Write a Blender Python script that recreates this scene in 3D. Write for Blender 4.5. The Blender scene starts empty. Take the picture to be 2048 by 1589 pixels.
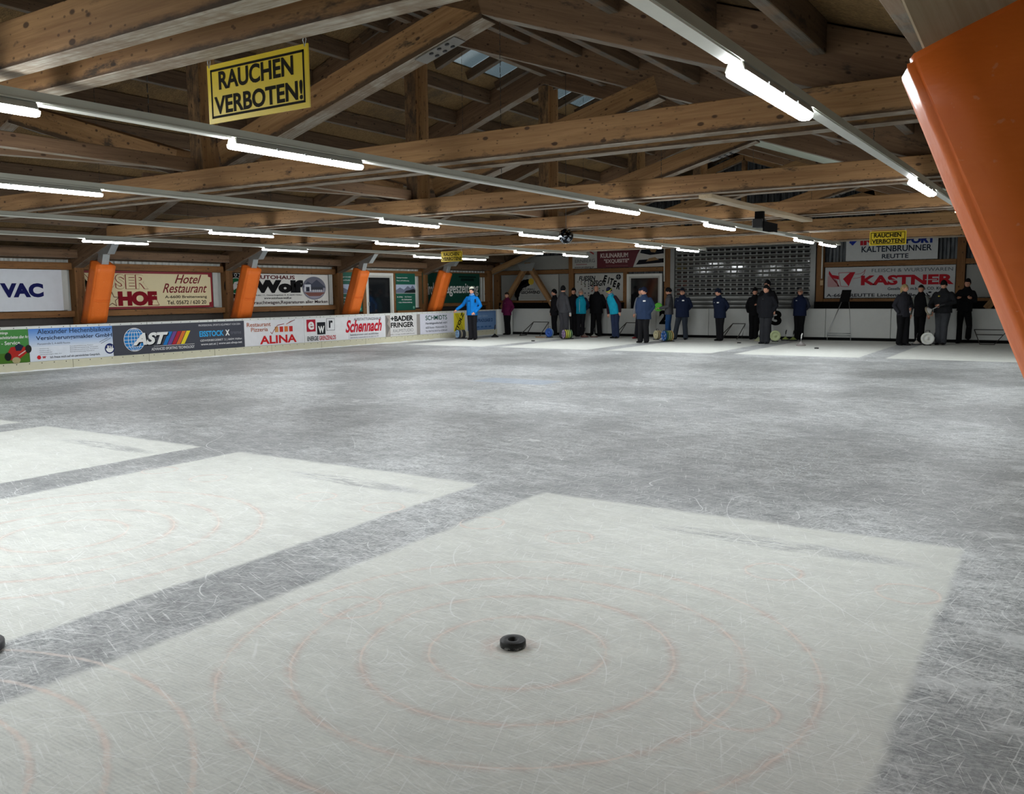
import bpy, bmesh, math, random
from mathutils import Vector, Matrix
C = bpy.context.scene.collection
sc = bpy.context.scene
PI = math.pi
rnd = random.Random(7)
# ------------------------------------------------------------------ camera
FPX, CX, CY, CAMH = 1742.947, 1024.0, 794.5, 1.6
def cam_axes():
    y, p, r = math.radians(33.1142), math.radians(-6.74503), math.radians(-0.594523)
    fwd, right, up = Vector((0, 1, 0)), Vector((1, 0, 0)), Vector((0, 0, 1))
    f2 = math.cos(p)*fwd + math.sin(p)*up; u2 = -math.sin(p)*fwd + math.cos(p)*up
    r3 = math.cos(r)*right + math.sin(r)*u2; u3 = -math.sin(r)*right + math.cos(r)*u2
    Rz = Matrix.Rotation(y, 3, 'Z')
    return Rz @ r3, Rz @ u3, Rz @ f2
RT, UP, FW = cam_axes()
cam = bpy.data.cameras.new('camera'); camo = bpy.data.objects.new('camera', cam); C.objects.link(camo)
cam.sensor_width = 36; cam.lens = FPX/2048*36; cam.clip_start = .05; cam.clip_end = 300
camo.matrix_world = Matrix(((RT.x, UP.x, -FW.x, 0), (RT.y, UP.y, -FW.y, 0), (RT.z, UP.z, -FW.z, CAMH), (0, 0, 0, 1)))
sc.camera = camo
# ------------------------------------------------------------------ world, exposure
w = bpy.data.worlds.new('world'); sc.world = w; w.use_nodes = True
w.node_tree.nodes['Background'].inputs[0].default_value = (.55, .7, .78, 1)
w.node_tree.nodes['Background'].inputs[1].default_value = .30
LAMP = 92.0
sc.view_settings.view_transform = 'Standard'; sc.view_settings.look = 'None'
sc.view_settings.gamma = 1; sc.view_settings.use_curve_mapping = False
sc.view_settings.exposure = 0.0
# positions measured on the photograph, turned into places on a known plane of the hall
def ray(u, v): return RT*((u-CX)/FPX) + UP*(-(v-CY)/FPX) + FW
def atX(u, v, X): d = ray(u, v); return Vector((0, 0, CAMH)) + d*(X/d.x)
def atY(u, v, Y): d = ray(u, v); return Vector((0, 0, CAMH)) + d*(Y/d.y)
def ground(u, v): d = ray(u, v); return Vector((0, 0, CAMH)) + d*(-CAMH/d.z)
# ------------------------------------------------------------------ materials
def lin(c):
    c = c/255.0
    return c/12.92 if c <= .04045 else ((c+.055)/1.055)**2.4
def rgb(r, g, b): return (lin(r), lin(g), lin(b), 1)
MATS = {}
class G:
    """tiny helper for node trees"""
    def __init__(s, name, rough=.6, spec=.5, metal=0):
        s.m = bpy.data.materials.new(name); s.m.use_nodes = True; s.t = s.m.node_tree
        s.b = s.t.nodes['Principled BSDF']; s.b.inputs['Roughness'].default_value = rough
        s.b.inputs['Specular IOR Level'].default_value = spec; s.b.inputs['Metallic'].default_value = metal
    def n(s, ty, **kw):
        n = s.t.nodes.new(ty)
        for k, v in kw.items(): setattr(n, k, v)
        return n
    def l(s, a, b): s.t.links.new(a, b)
    def set(s, sock, v):
        if isinstance(v, bpy.types.NodeSocket): s.l(v, sock)
        elif v is not None: sock.default_value = v
    def M(s, op, a, b=None, c=None, clamp=False):
        n = s.n('ShaderNodeMath', operation=op); n.use_clamp = clamp
        s.set(n.inputs[0], a)
        if b is not None: s.set(n.inputs[1], b)
        if c is not None: s.set(n.inputs[2], c)
        return n.outputs[0]
    def coord(s, kind='Object', scale=(1, 1, 1), rot=(0, 0, 0)):
        tc = s.n('ShaderNodeTexCoord'); mp = s.n('ShaderNodeMapping')
        mp.inputs['Scale'].default_value = scale; mp.inputs['Rotation'].default_value = rot
        s.l(tc.outputs[kind], mp.inputs['Vector']); return mp.outputs[0]
    def pos(s): return s.n('ShaderNodeNewGeometry').outputs['Position']
    def scale(s, v, sc3, rot=(0, 0, 0), loc=(0, 0, 0)):
        mp = s.n('ShaderNodeMapping'); mp.inputs['Scale'].default_value = sc3; mp.inputs['Rotation'].default_value = rot
        mp.inputs['Location'].default_value = loc; s.l(v, mp.inputs['Vector']); return mp.outputs[0]
    def noise(s, v, sc1, det=3, rough=.55, out='Fac', dist=0):
        n = s.n('ShaderNodeTexNoise'); s.l(v, n.inputs['Vector']); n.inputs['Scale'].default_value = sc1
        n.inputs['Detail'].default_value = det; n.inputs['Roughness'].default_value = rough
        n.inputs['Distortion'].default_value = dist; return n.outputs[out]
    def vor(s, v, sc1, out='Distance', rand=1, feature='F1'):
        n = s.n('ShaderNodeTexVoronoi', feature=feature); s.l(v, n.inputs['Vector']); n.inputs['Scale'].default_value = sc1
        n.inputs['Randomness'].default_value = rand; return n.outputs[out]
    def step(s, v, a, b, clamp=True):
        n = s.n('ShaderNodeMapRange'); n.clamp = True; n.interpolation_type = 'SMOOTHSTEP'
        s.l(v, n.inputs[0]); n.inputs[1].default_value = a; n.inputs[2].default_value = b
        n.inputs[3].default_value = 0; n.inputs[4].default_value = 1; return n.outputs[0]
    def mix(s, f, a, b):
        n = s.n('ShaderNodeMix', data_type='RGBA'); s.set(n.inputs[0], f); s.set(n.inputs[6], a); s.set(n.inputs[7], b); return n.outputs[2]
    def base(s, v): s.set(s.b.inputs['Base Color'], v)
    def bump(s, h, st=.3, d=.01):
        n = s.n('ShaderNodeBump'); n.inputs['Strength'].default_value = st; n.inputs['Distance'].default_value = d
        s.l(h, n.inputs['Height']); s.l(n.outputs[0], s.b.inputs['Normal'])
def flat(name, col, rough=.6, var=.12, metal=0, spec=.4, emit=0):
    if name in MATS: return MATS[name]
    g = G(name, rough, spec, metal)
    c = g.coord('Object'); n = g.noise(c, 6, 4)
    dk = tuple(x*(1-var) for x in col[:3])+(1,); lt = tuple(min(1, x*(1+var)) for x in col[:3])+(1,)
    g.base(g.mix(n, dk, lt))
    if emit:
        g.b.inputs['Emission Color'].default_value = col; g.b.inputs['Emission Strength'].default_value = emit
    MATS[name] = g.m; return g.m
def col(r, gg, b, rough=.55, var=.08, metal=0, spec=.4):
    return flat('paint_%d_%d_%d_%d_%d_%d' % (r, gg, b, rough*100, metal*10, spec*100), rgb(r, gg, b), rough, var, metal, spec)
def wood(name, base, dark, stain=.5, knots=True):
    g = G(name, .7, .3)
    c = g.coord('Object'); oi = g.n('ShaderNodeObjectInfo')
    off = g.n('ShaderNodeVectorMath', operation='ADD'); g.l(c, off.inputs[0])
    sc_ = g.n('ShaderNodeVectorMath', operation='SCALE'); g.l(oi.outputs['Location'], sc_.inputs[0]); sc_.inputs['Scale'].default_value = 1.7
    g.l(sc_.outputs[0], off.inputs[1]); v = off.outputs[0]
    gr = g.noise(g.scale(v, (.6, 14, 14)), 3.0, 5, .6, dist=.6)
    lam = g.noise(g.scale(v, (.5, 1, 9)), 1.2, 1)                      # glulam layers
    big = g.noise(v, .8, 3)
    f = g.M('ADD', g.M('MULTIPLY', gr, .55), g.M('MULTIPLY', lam, .45))
    cc = g.mix(g.step(f, .3, .72), dark, base)
    cc = g.mix(g.M('MULTIPLY', g.step(big, .35, .7), .35), cc, tuple(x*.6 for x in base[:3])+(1,))
    if knots:
        kd = g.vor(g.scale(v, (.8, 1.5, 1.5)), 4.6)
        cc = g.mix(g.M('MULTIPLY', g.M('SUBTRACT', 1, g.step(kd, .09, .15)), .85), cc, (.03, .013, .006, 1))
    st = g.step(g.noise(g.scale(v, (.7, 2, 2.5)), 2.2, 5, .75), .56, .7)
    cc = g.mix(g.M('MULTIPLY', st, stain), cc, (.022, .02, .017, 1))
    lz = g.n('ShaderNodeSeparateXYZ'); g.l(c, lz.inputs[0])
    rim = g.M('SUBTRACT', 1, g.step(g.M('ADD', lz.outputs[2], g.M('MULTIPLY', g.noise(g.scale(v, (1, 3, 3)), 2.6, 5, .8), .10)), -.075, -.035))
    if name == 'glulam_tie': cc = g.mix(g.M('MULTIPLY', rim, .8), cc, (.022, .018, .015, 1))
    sm = g.vor(g.scale(v, (1.6, 2.6, 2.6)), 6.5)
    if knots: cc = g.mix(g.M('MULTIPLY', g.M('SUBTRACT', 1, g.step(sm, .10, .17)), .6), cc, (.03, .014, .007, 1))
    g.base(cc); g.bump(gr, .12, .004)
    MATS[name] = g.m; return g.m
W_TIE = wood('glulam_tie', rgb(170, 131, 88), rgb(128, 93, 59), .85)
W_RAFT = wood('glulam_rafter', rgb(132, 104, 78), rgb(98, 74, 54), .7)
W_DARK = wood('purlin_wood', rgb(112, 90, 68), rgb(78, 60, 44), .8)
W_WALL = wood('wall_timber', rgb(150, 108, 66), rgb(112, 75, 42), .35)
W_PALE = wood('planed_timber', rgb(196, 178, 150), rgb(168, 146, 116), .05, False)
def osb():
    g = G('roof_boarding', .85, .2); c = g.coord('Object')
    a = g.noise(g.scale(c, (3, 9, 6)), 6, 4, .7, dist=1.5); b = g.noise(c, .7, 4, .7)
    cc = g.mix(g.step(a, .3, .7), rgb(84, 66, 42), rgb(140, 112, 74))
    cc = g.mix(g.M('MULTIPLY', g.step(b, .45, .7), .6), cc, (.03, .027, .022, 1))
    g.base(cc); g.bump(a, .3, .01); return g.m
OSB = osb()
M_STEEL = flat('galvanised_steel', (.42, .44, .44, 1), .4, .15, .7)
M_RAIL = flat('rail_paint', rgb(172, 173, 162), .45, .08)
M_DKSTEEL = flat('dark_steel', rgb(70, 66, 62), .5, .2, .5)
M_BLACK = flat('black_rubber', (.012, .012, .013, 1), .55, .3)
M_BLACKC = flat('black_sheet', (.006, .006, .006, 1), .9, .2, spec=.1)
M_WHITE = col(222, 222, 214)
def lens_mat():
    g = G('lamp_lens', .3); g.base((1, 1, 1, 1))
    g.b.inputs['Emission Color'].default_value = (.93, .97, 1, 1); g.b.inputs['Emission Strength'].default_value = LAMP; return g.m
M_LENS = lens_mat()
def glass_dark():
    g = G('dark_glass', .06, .6); c = g.coord('Object')
    g.base(g.mix(g.noise(c, 2, 2), (.004, .005, .006, 1), (.02, .022, .025, 1))); return g.m
M_GLASS = glass_dark()
def skyglass():
    g = G('skylight_glass', .25, .5); g.base((.7, .78, .8, 1)); g.b.inputs['Transmission Weight'].default_value = 1
    return g.m
M_SKYG = skyglass()
# ------------------------------------------------------------------ object helpers
WM = {}
def wm(o): return WM[o.name] if o is not None else Matrix()
def place(o, M, parent=None):
    C.objects.link(o)
    if parent is not None:
        o.parent = parent; o.matrix_basis = wm(parent).inverted() @ M
    else: o.matrix_basis = M
    WM[o.name] = M.copy(); return o
def info(o, label=None, cat=None, group=None, kind=None):
    if label: o['label'] = label
    if cat: o['category'] = cat
    if group: o['group'] = group
    if kind: o['kind'] = kind
    return o
def empty(name, loc=(0, 0, 0), rz=0, **kw):
    o = bpy.data.objects.new(name, None); o.empty_display_size = .1
    place(o, Matrix.Translation(Vector(loc)) @ Matrix.Rotation(rz, 4, 'Z')); return info(o, **kw)
def obj(name, bm, mat, parent=None, M=None, smooth=False, **kw):
    me = bpy.data.meshes.new(name); bm.to_mesh(me); bm.free()
    for m in (mat if isinstance(mat, (list, tuple)) else [mat]): me.materials.append(m)
    if smooth: me.polygons.foreach_set('use_smooth', [True]*len(me.polygons))
    o = bpy.data.objects.new(name, me)
    place(o, M if M is not None else (wm(parent) if parent else Matrix()), parent); return info(o, **kw)
def copy_tree(o, dM, parent=None):
    c = o.copy(); place(c, dM @ wm(o), parent)
    for ch in [x for x in bpy.data.objects if x.parent == o]: copy_tree(ch, dM, c)
    return c
def box(bm, a, b, mi=0):
    x0, y0, z0 = a; x1, y1, z1 = b
    v = [bm.verts.new(p) for p in ((x0,y0,z0),(x1,y0,z0),(x1,y1,z0),(x0,y1,z0),(x0,y0,z1),(x1,y0,z1),(x1,y1,z1),(x0,y1,z1))]
    for f in ((3,2,1,0),(4,5,6,7),(0,1,5,4),(1,2,6,5),(2,3,7,6),(3,0,4,7)):
        bm.faces.new([v[i] for i in f]).material_index = mi
    return v
def prism(bm, pts, n, mi=0):
    """extrude a 3-D polygon by vector n"""
    a = [bm.verts.new(p) for p in pts]; b = [bm.verts.new(Vector(p)+Vector(n)) for p in pts]
    k = len(pts)
    fs = [bm.faces.new(a), bm.faces.new(b[::-1])]
    for i in range(k): fs.append(bm.faces.new((a[i], b[i], b[(i+1) % k], a[(i+1) % k])))
    for f in fs: f.material_index = mi
    bmesh.ops.recalc_face_normals(bm, faces=fs)
def newbox(name, a, b, mat, parent=None, bev=0, **kw):
    bm = bmesh.new(); box(bm, a, b)
    if bev: bmesh.ops.bevel(bm, geom=bm.edges[:], offset=bev, segments=1, affect='EDGES')
    return obj(name, bm, mat, parent, Matrix(), **kw)
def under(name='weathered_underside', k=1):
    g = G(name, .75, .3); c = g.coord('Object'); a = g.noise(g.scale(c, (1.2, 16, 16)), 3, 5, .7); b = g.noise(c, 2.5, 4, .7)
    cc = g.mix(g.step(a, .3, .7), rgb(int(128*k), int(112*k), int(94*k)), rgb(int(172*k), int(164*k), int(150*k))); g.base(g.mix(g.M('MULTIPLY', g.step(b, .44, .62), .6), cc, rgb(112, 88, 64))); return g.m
W_UNDER = under(); W_UNDER2 = under('dusty_underside', .82); W_UNDER3 = under('brown_underside', .6)  # separate colours for timber faces that point down
def beam(name, p0, p1, wd, ht, mat, parent=None, up=(0, 0, 1), bev=.006, **kw):
    """box from p0 to p1 whose own X axis runs along the timber"""
    p0, p1 = Vector(p0), Vector(p1); d = p1-p0; L = d.length; x = d/L
    z = Vector(up); z = (z - x*z.dot(x)).normalized(); y = z.cross(x)
    M = Matrix(((x.x, y.x, z.x, p0.x), (x.y, y.y, z.y, p0.y), (x.z, y.z, z.z, p0.z), (0, 0, 0, 1)))
    bm = bmesh.new(); box(bm, (0, -wd/2, -ht/2), (L, wd/2, ht/2))
    if bev: bmesh.ops.bevel(bm, geom=bm.edges[:], offset=bev, segments=1, affect='EDGES')
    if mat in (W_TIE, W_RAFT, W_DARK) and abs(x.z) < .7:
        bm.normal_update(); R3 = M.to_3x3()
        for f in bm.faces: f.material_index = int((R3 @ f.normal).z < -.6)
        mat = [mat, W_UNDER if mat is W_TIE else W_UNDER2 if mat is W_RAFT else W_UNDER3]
    return obj(name, bm, mat, parent, M, **kw)
def tube(bm, pts, r, seg=8, mi=0, closed=False, cap=True):
    pts = [Vector(p) for p in pts]; n = len(pts); rings = []
    for i, p in enumerate(pts):
        if closed: t = (pts[(i+1) % n]-pts[i-1]).normalized()
        elif i == 0: t = (pts[1]-p).normalized()
        elif i == n-1: t = (p-pts[-2]).normalized()
        else: t = ((pts[i+1]-p).normalized()+(p-pts[i-1]).normalized()).normalized()
        a = t.cross(Vector((0, 0, 1)))
        if a.length < .1: a = t.cross(Vector((0, 1, 0)))
        a.normalize(); b = t.cross(a)
        ri = r[i] if isinstance(r, (list, tuple)) else r
        rings.append([bm.verts.new(p + a*ri*math.cos(2*PI*k/seg) + b*ri*math.sin(2*PI*k/seg)) for k in range(seg)])
    m = n if closed else n-1
    for i in range(m):
        A, B = rings[i], rings[(i+1) % n]
        for k in range(seg):
            f = bm.faces.new((A[k], A[(k+1) % seg], B[(k+1) % seg], B[k])); f.material_index = mi; f.smooth = True
    if cap and not closed:
        bm.faces.new(rings[0][::-1]).material_index = mi; bm.faces.new(rings[-1]).material_index = mi
def lathe(bm, prof, seg=24, M=None, mi=0):
    M = M or Matrix(); rings = []
    for r, z in prof:
        if r < 1e-5: rings.append([bm.verts.new(M @ Vector((0, 0, z)))])
        else: rings.append([bm.verts.new(M @ Vector((r*math.cos(2*PI*k/seg), r*math.sin(2*PI*k/seg), z))) for k in range(seg)])
    for A, B in zip(rings, rings[1:]):
        for k in range(seg):
            k2 = (k+1) % seg
            if len(A) == 1 and len(B) == 1: continue
            if len(A) == 1: f = bm.faces.new((A[0], B[k2], B[k]))
            elif len(B) == 1: f = bm.faces.new((A[k], A[k2], B[0]))
            else: f = bm.faces.new((A[k], A[k2], B[k2], B[k]))
            f.material_index = mi; f.smooth = True
# ------------------------------------------------------------------ the setting: ice
RX = -9.85                                                         # ridge line
def roof_z(x): return 6.57 - .35*abs(x-RX)                          # underside of the boarding
def raft_z(x): return 6.02 - .35*abs(x-RX)                          # underside of the rafters
def ice():
    g = G('rink_ice', .42, .5); P = g.pos(); s = g.n('ShaderNodeSeparateXYZ'); g.l(P, s.inputs[0])
    X, Y = s.outputs[0], s.outputs[1]
    wob = g.M('MULTIPLY', g.M('SUBTRACT', g.noise(g.scale(P, (1, 1, 1)), 3.0, 4, .7), .5), .10)
    px = g.M('ADD', g.M('ADD', X, g.M('MULTIPLY', g.M('SUBTRACT', Y, 5.94), .014)), wob)
    t = g.M('SUBTRACT', -.5, px); u = g.M('MODULO', t, 3.67)
    inx = g.M('MULTIPLY', g.M('MULTIPLY', g.step(u, 0, .06), g.M('SUBTRACT', 1, g.step(u, 3.04, 3.12))), g.step(t, -.02, .03))
    Yw = g.M('ADD', Y, wob)
    iny = g.M('MAXIMUM', g.M('SUBTRACT', 1, g.step(Yw, 5.88, 5.98)), g.step(Yw, 21.9, 22.0))
    zone = g.M('MULTIPLY', inx, iny)
    # behind the far zones the ice is scuffed white as well
    zone = g.M('MAXIMUM', zone, g.M('MULTIPLY', g.step(Yw, 27.9, 28.4), .55))
    # worn patch just inside the front edge of each near zone
    pu = g.M('SUBTRACT', u, 1.05)
    e = g.M('ADD', g.M('POWER', g.M('DIVIDE', pu, .95), 2), g.M('POWER', g.M('DIVIDE', g.M('SUBTRACT', Y, g.M('ADD', 5.44, g.M('MULTIPLY', pu, .03))), .14), 2))
    wear = g.M('MULTIPLY', g.M('SUBTRACT', 1, g.step(e, .2, 1.1)), g.M('MAXIMUM', g.step(g.noise(g.scale(P, (1.2, 6, 1)), 3, 5, .8), .42, .58), g.step(g.M('SUBTRACT', 0, pu), .1, .5)))
    zone = g.M('MULTIPLY', zone, g.M('SUBTRACT', 1, g.M('MULTIPLY', wear, .75)))
    # scuffs: fine streaky noise, grooves across the lanes, blotches that partly paint lamp falloff
    fine = g.noise(g.scale(P, (4, 11, 1), (0, 0, .25)), 5, 6, .8)
    fine2 = g.noise(g.scale(P, (9, 3, 1), (0, 0, -.5)), 7, 5, .8)
    blot = g.noise(P, .55, 3, .6); blot2 = g.noise(g.scale(P, (1, 1.6, 1)), 2.2, 4, .7)
    wv = g.n('ShaderNodeTexWave', wave_type='BANDS', bands_direction='Y'); g.l(g.scale(P, (1, 1, 1), (0, 0, .03)), wv.inputs['Vector'])
    wv.inputs['Scale'].default_value = 19; wv.inputs['Distortion'].default_value = 3.2; wv.inputs['Detail'].default_value = 3
    wv.inputs['Detail Scale'].default_value = 1.5
    gn = g.noise(g.scale(P, (2.2, 60, 1), (0, 0, .03)), 1.0, 3, .7)
    groove = g.M('MULTIPLY', wv.outputs['Fac'], g.step(gn, .38, .58))
    med = g.noise(g.scale(P, (1, 1.8, 1), (0, 0, .4)), 4.5, 5, .75); tiny = g.noise(g.scale(P, (1, 2.5, 1), (0, 0, .15)), 26, 4, .8)
    mixn = g.M('ADD', g.M('ADD', g.M('MULTIPLY', fine, .3), g.M('MULTIPLY', fine2, .2)), g.M('ADD', g.M('MULTIPLY', med, .25), g.M('MULTIPLY', tiny, .25)))
    gc = g.mix(g.step(mixn, .41, .59), rgb(106, 109, 111), rgb(220, 223, 222))
    gc = g.mix(g.M('MULTIPLY', g.step(blot, .40, .60), .6), gc, rgb(120, 122, 122))  # blotches darkened further to put the light falloff between lamps into the colour
    gc = g.mix(g.M('MULTIPLY', g.M('MULTIPLY', g.step(blot2, .5, .66), g.step(X, -.62, -.4)), .7), gc, rgb(214, 217, 216))
    zc = g.mix(g.step(fine, .3, .7), rgb(212, 215, 207), rgb(236, 238, 231))
    zc = g.mix(g.M('MULTIPLY', g.step(blot2, .4, .7), .3), zc, rgb(197, 198, 191))
    zc = g.mix(g.M('MULTIPLY', g.step(mixn, .44, .56), .42), zc, rgb(194, 196, 189))
    zc = g.mix(g.M('MULTIPLY', g.M('MULTIPLY', g.M('MULTIPLY', groove, g.step(blot, .3, .6)), g.step(med, .38, .6)), .38), zc, rgb(184, 187, 182))
    c = g.mix(zone, gc, zc)
    c = g.mix(g.M('MULTIPLY', g.M('MULTIPLY', groove, g.M('SUBTRACT', 1, g.step(Y, 4, 9))), .10), c, rgb(110, 112, 112))
    # painted rings
    brk = g.step(g.noise(P, 4, 5, .8), .32, .62); soft = g.noise(P, 9, 3)
    def ring(cx, cy, rr, wd=.006, halo=.035):
        dx = g.M('SUBTRACT', X, cx); dy = g.M('SUBTRACT', Y, cy)
        d = g.M('SQRT', g.M('ADD', g.M('MULTIPLY', dx, dx), g.M('MULTIPLY', dy, dy)))
        a = g.M('ABSOLUTE', g.M('SUBTRACT', g.M('ADD', d, g.M('MULTIPLY', g.M('SUBTRACT', soft, .5), .02)), rr))
        return g.M('SUBTRACT', 1, g.step(a, wd*.4, wd*1.6)), g.M('SUBTRACT', 1, g.step(a, 0, halo))
    red = None; wh = None
    L = []
    for k in (0, 1, 2):
        cx, cy = -2.06-3.67*k, 3.18
        for r_ in ((.4, .7, 1.0, 1.3) if k < 2 else (.4, 1.0)): L.append((cx, cy, r_, .006, .045))
        for dx, dy in ((-1.02, 0), (1.03, -.05), (1.37, 1.7), (.66, 1.7), (-.7, 1.72), (-1.4, 1.72)):
            if k < 1 or (dy > 1 and k < 2): L.append((cx+dx, cy+dy, .155, .006, .03))
    L.append((-2.11, 3.19, .085, .004, .09))
    for r_ in (1.49, 1.21, .97): L.append((-3.4, .6, r_, .010, .03))
    for q in L:
        a, h = ring(*q)
        red = h if red is None else g.M('MAXIMUM', red, h); wh = a if wh is None else g.M('MAXIMUM', wh, a)
    zn = g.M('MAXIMUM', zone, .25)
    c = g.mix(g.M('MULTIPLY', g.M('MULTIPLY', red, g.step(med, .36, .62)), g.M('MULTIPLY', zn, .30)), c, rgb(196, 140, 122))
    c = g.mix(g.M('MULTIPLY', g.M('MULTIPLY', wh, g.M('ADD', .12, brk)), .45), c, rgb(244, 228, 216))
    # curved scratches left by skates
    scr = None
    for k, (sc1, w_, rot) in enumerate(((.45, .006, .3), (.8, .007, 1.1), (1.3, .008, 2.2))):
        pv = g.scale(P, (1, 1, .001), (0, 0, rot), (k*3.3, k*1.7, 0))
        d = g.vor(pv, sc1); ri = g.M('MULTIPLY', g.vor(pv, sc1, 'Color'), .0)
        a = g.M('ABSOLUTE', g.M('SUBTRACT', g.M('ADD', d, g.M('MULTIPLY', g.noise(pv, 1.5, 1), .35)), .52+.05*k))
        ln = g.M('MULTIPLY', g.M('SUBTRACT', 1, g.step(a, w_*sc1*.1, w_*sc1*.6)), g.step(g.noise(pv, 1.7*sc1, 2), .5, .6))
        scr = ln if scr is None else g.M('MAXIMUM', scr, ln)
    for k, (a0, sp, th) in enumerate(((.5, 1.9, .0035), (1.25, 2.4, .0035), (2.5, 1.6, .003))):
        pv = g.n('ShaderNodeSeparateXYZ'); g.l(g.scale(P, (1, 1, 1), (0, 0, a0)), pv.inputs[0])
        bend = g.M('MULTIPLY', g.noise(g.scale(P, (.3, .3, .3)), 1.2, 1), 2.5)
        m = g.M('ABSOLUTE', g.M('SUBTRACT', g.M('FRACT', g.M('DIVIDE', g.M('ADD', pv.outputs[0], bend), sp)), .5))
        ln = g.M('MULTIPLY', g.M('SUBTRACT', 1, g.step(m, th/sp*.4, th/sp*1.5)), g.step(g.noise(g.scale(P, (1, 1, 1), (0, 0, 0), (k*9, 0, 0)), .9, 2), .52, .6))
        scr = g.M('MAXIMUM', scr, ln)
    c = g.mix(g.M('MULTIPLY', scr, .6), c, rgb(240, 242, 240))
    # short straight nicks in every direction
    for k, (ang, thr) in enumerate(((.35, .60), (1.2, .62), (2.1, .61), (2.8, .60), (1.7, .61))):
        nk = g.step(g.noise(g.scale(g.scale(P, (1, 1, .01), (0, 0, ang), (k*5, k*2, 0)), (1.6, 38, 1)), 2.0, 3, .62), thr, thr+.05)
        c = g.mix(g.M('MULTIPLY', nk, .42), c, rgb(244, 246, 244))
    # small chips of snow
    chips = g.step(g.noise(g.scale(P, (9, 22, 1)), 3, 3, .6), .66, .76)
    c = g.mix(g.M('MULTIPLY', chips, .35), c, rgb(240, 242, 242))
    # faded painted panel in the middle of the rink
    fx = g.M('MULTIPLY', g.step(X, -12.2, -12.0), g.M('SUBTRACT', 1, g.step(X, -8.0, -7.8)))
    fy = g.M('MULTIPLY', g.step(Y, 13.0, 13.15), g.M('SUBTRACT', 1, g.step(Y, 13.75, 13.95)))
    c = g.mix(g.M('MULTIPLY', g.M('MULTIPLY', fx, fy), .28), c, rgb(192, 196, 196))
    c = g.mix(g.M('MULTIPLY', g.M('MULTIPLY', g.M('MULTIPLY', fx, fy), g.step(X, -9.6, -9.3)), .35), c, rgb(128, 160, 196))
    g.base(c)
    rg = g.M('ADD', .34, g.M('MULTIPLY', fine, .35)); g.set(g.b.inputs['Roughness'], g.M('ADD', rg, g.M('MULTIPLY', zone, .12)))
    hh = g.M('ADD', g.M('MULTIPLY', fine, .7), g.M('MULTIPLY', g.M('MULTIPLY', groove, .12), g.M('SUBTRACT', 1, g.step(Y, 5, 12))))
    g.bump(hh, .3, .006); return g.m
bm = bmesh.new(); box(bm, (-21, -2.2, -.12), (1.4, 30.6, 0)); obj('floor', bm, ice(), kind='structure')
# ------------------------------------------------------------------ roof
ceil = empty('ceiling', kind='structure')
TR = [-1.6, 2.87, 7.42, 11.85, 16.3, 20.75, 25.2, 29.6]             # front faces of the tie beams; the last is the gable frame
def slab(name, x0, x1, y0, y1, mat, dz=0, th=.04):
    bm = bmesh.new()
    a = (x0, y0, roof_z(x0)+dz); b = (x1, y0, roof_z(x1)+dz); c = (x1, y0, roof_z(x1)+dz+th); d = (x0, y0, roof_z(x0)+dz+th)
    prism(bm, [a, b, c, d], (0, y1-y0, 0)); return obj(name, bm, mat, ceil, Matrix())
slab('roof_board', -21.3, -10.85, -2.3, 30.9, OSB); slab('roof_board', RX, 1.7, -2.3, 30.9, OSB)
slab('roof_board', -10.1, RX, -2.3, 30.9, OSB)
for y0, y1 in ((-2.3, 12.05), (20.9, 30.9)): slab('roof_board', -10.85, -10.1, y0, y1, OSB)
slab('roof_board', -10.85, -10.1, 16.3, 16.75, OSB)
# skylight strip left of the ridge, in two bays
sky = empty('skylight', (-10.5, 16, 6.3), label='row of glazed roof lights between short rafters just left of the ridge', cat='skylight')
for y0, y1 in ((12.05, 16.3), (16.75, 20.9)):
    n = 4; st = (y1-y0)/n
    for i in range(n):
        bm = bmesh.new(); ya, yb = y0+i*st+.06, y0+(i+1)*st-.06
        prism(bm, [(-10.85, ya, roof_z(-10.85)+.02), (-10.1, ya, roof_z(-10.1)+.02), (-10.1, ya, roof_z(-10.1)+.035), (-10.85, ya, roof_z(-10.85)+.035)], (0, yb-ya, 0))
        obj('glass_pane', bm, M_SKYG, sky, Matrix())
    for i in range(n+1):
        y = y0+i*st; beam('short_rafter', (-10.95, y, roof_z(-10.95)-.09), (-10.0, y, roof_z(-10.0)-.09), .12, .18, W_DARK, sky)
# purlins, bay by bay, both slopes
PUR = [.5+.93*k for k in range(12)]
for side in (-1, 1):
    for d in PUR:
        x = RX + side*d
        if x > 1.3: continue
        for a, b in zip([-2.3]+TR, TR+[30.6]):
            y0, y1 = a+.43, b+.15
            if b == TR[-1]: y1 = b
            if a == TR[-1]: y0 = a+.2
            if a == -2.3: y0 = -2.3
            if y1-y0 < .3 or (side > 0 and a == TR[4] and d < 8) or (side < 0 and d < .9 and a in (TR[3], TR[4])): continue
            z = roof_z(x)-.14
            if b < 4 and x < -8: continue                          # never in view
            beam('purlin', (x, y0, z), (x, y1, z), .11, .28, W_DARK, ceil)
beam('ridge_beam', (RX, -2.3, roof_z(RX)-.2), (RX, 30.6, roof_z(RX)-.2), .14, .36, W_RAFT, ceil)
# pale lining sheets in one bay of the right-hand slope
lin_ = empty('roof_lining', (-6, 18.5, 5), label='smooth pale green-grey lining sheets under the right roof slope', cat='ceiling panel')
M_LIN = col(176, 184, 168, .6)
for i, (xa, xb) in enumerate(((-9.6, -7.75), (-7.73, -5.75), (-5.73, -3.75), (-3.73, -1.9))):
    bm = bmesh.new()
    prism(bm, [(xa, 16.75, roof_z(xa)-.44), (xb, 16.75, roof_z(xb)-.44), (xb, 16.75, roof_z(xb)-.41), (xa, 16.75, roof_z(xa)-.41)], (0, 4.12, 0))
    obj('panel', bm, M_LIN, lin_, Matrix())
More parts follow.
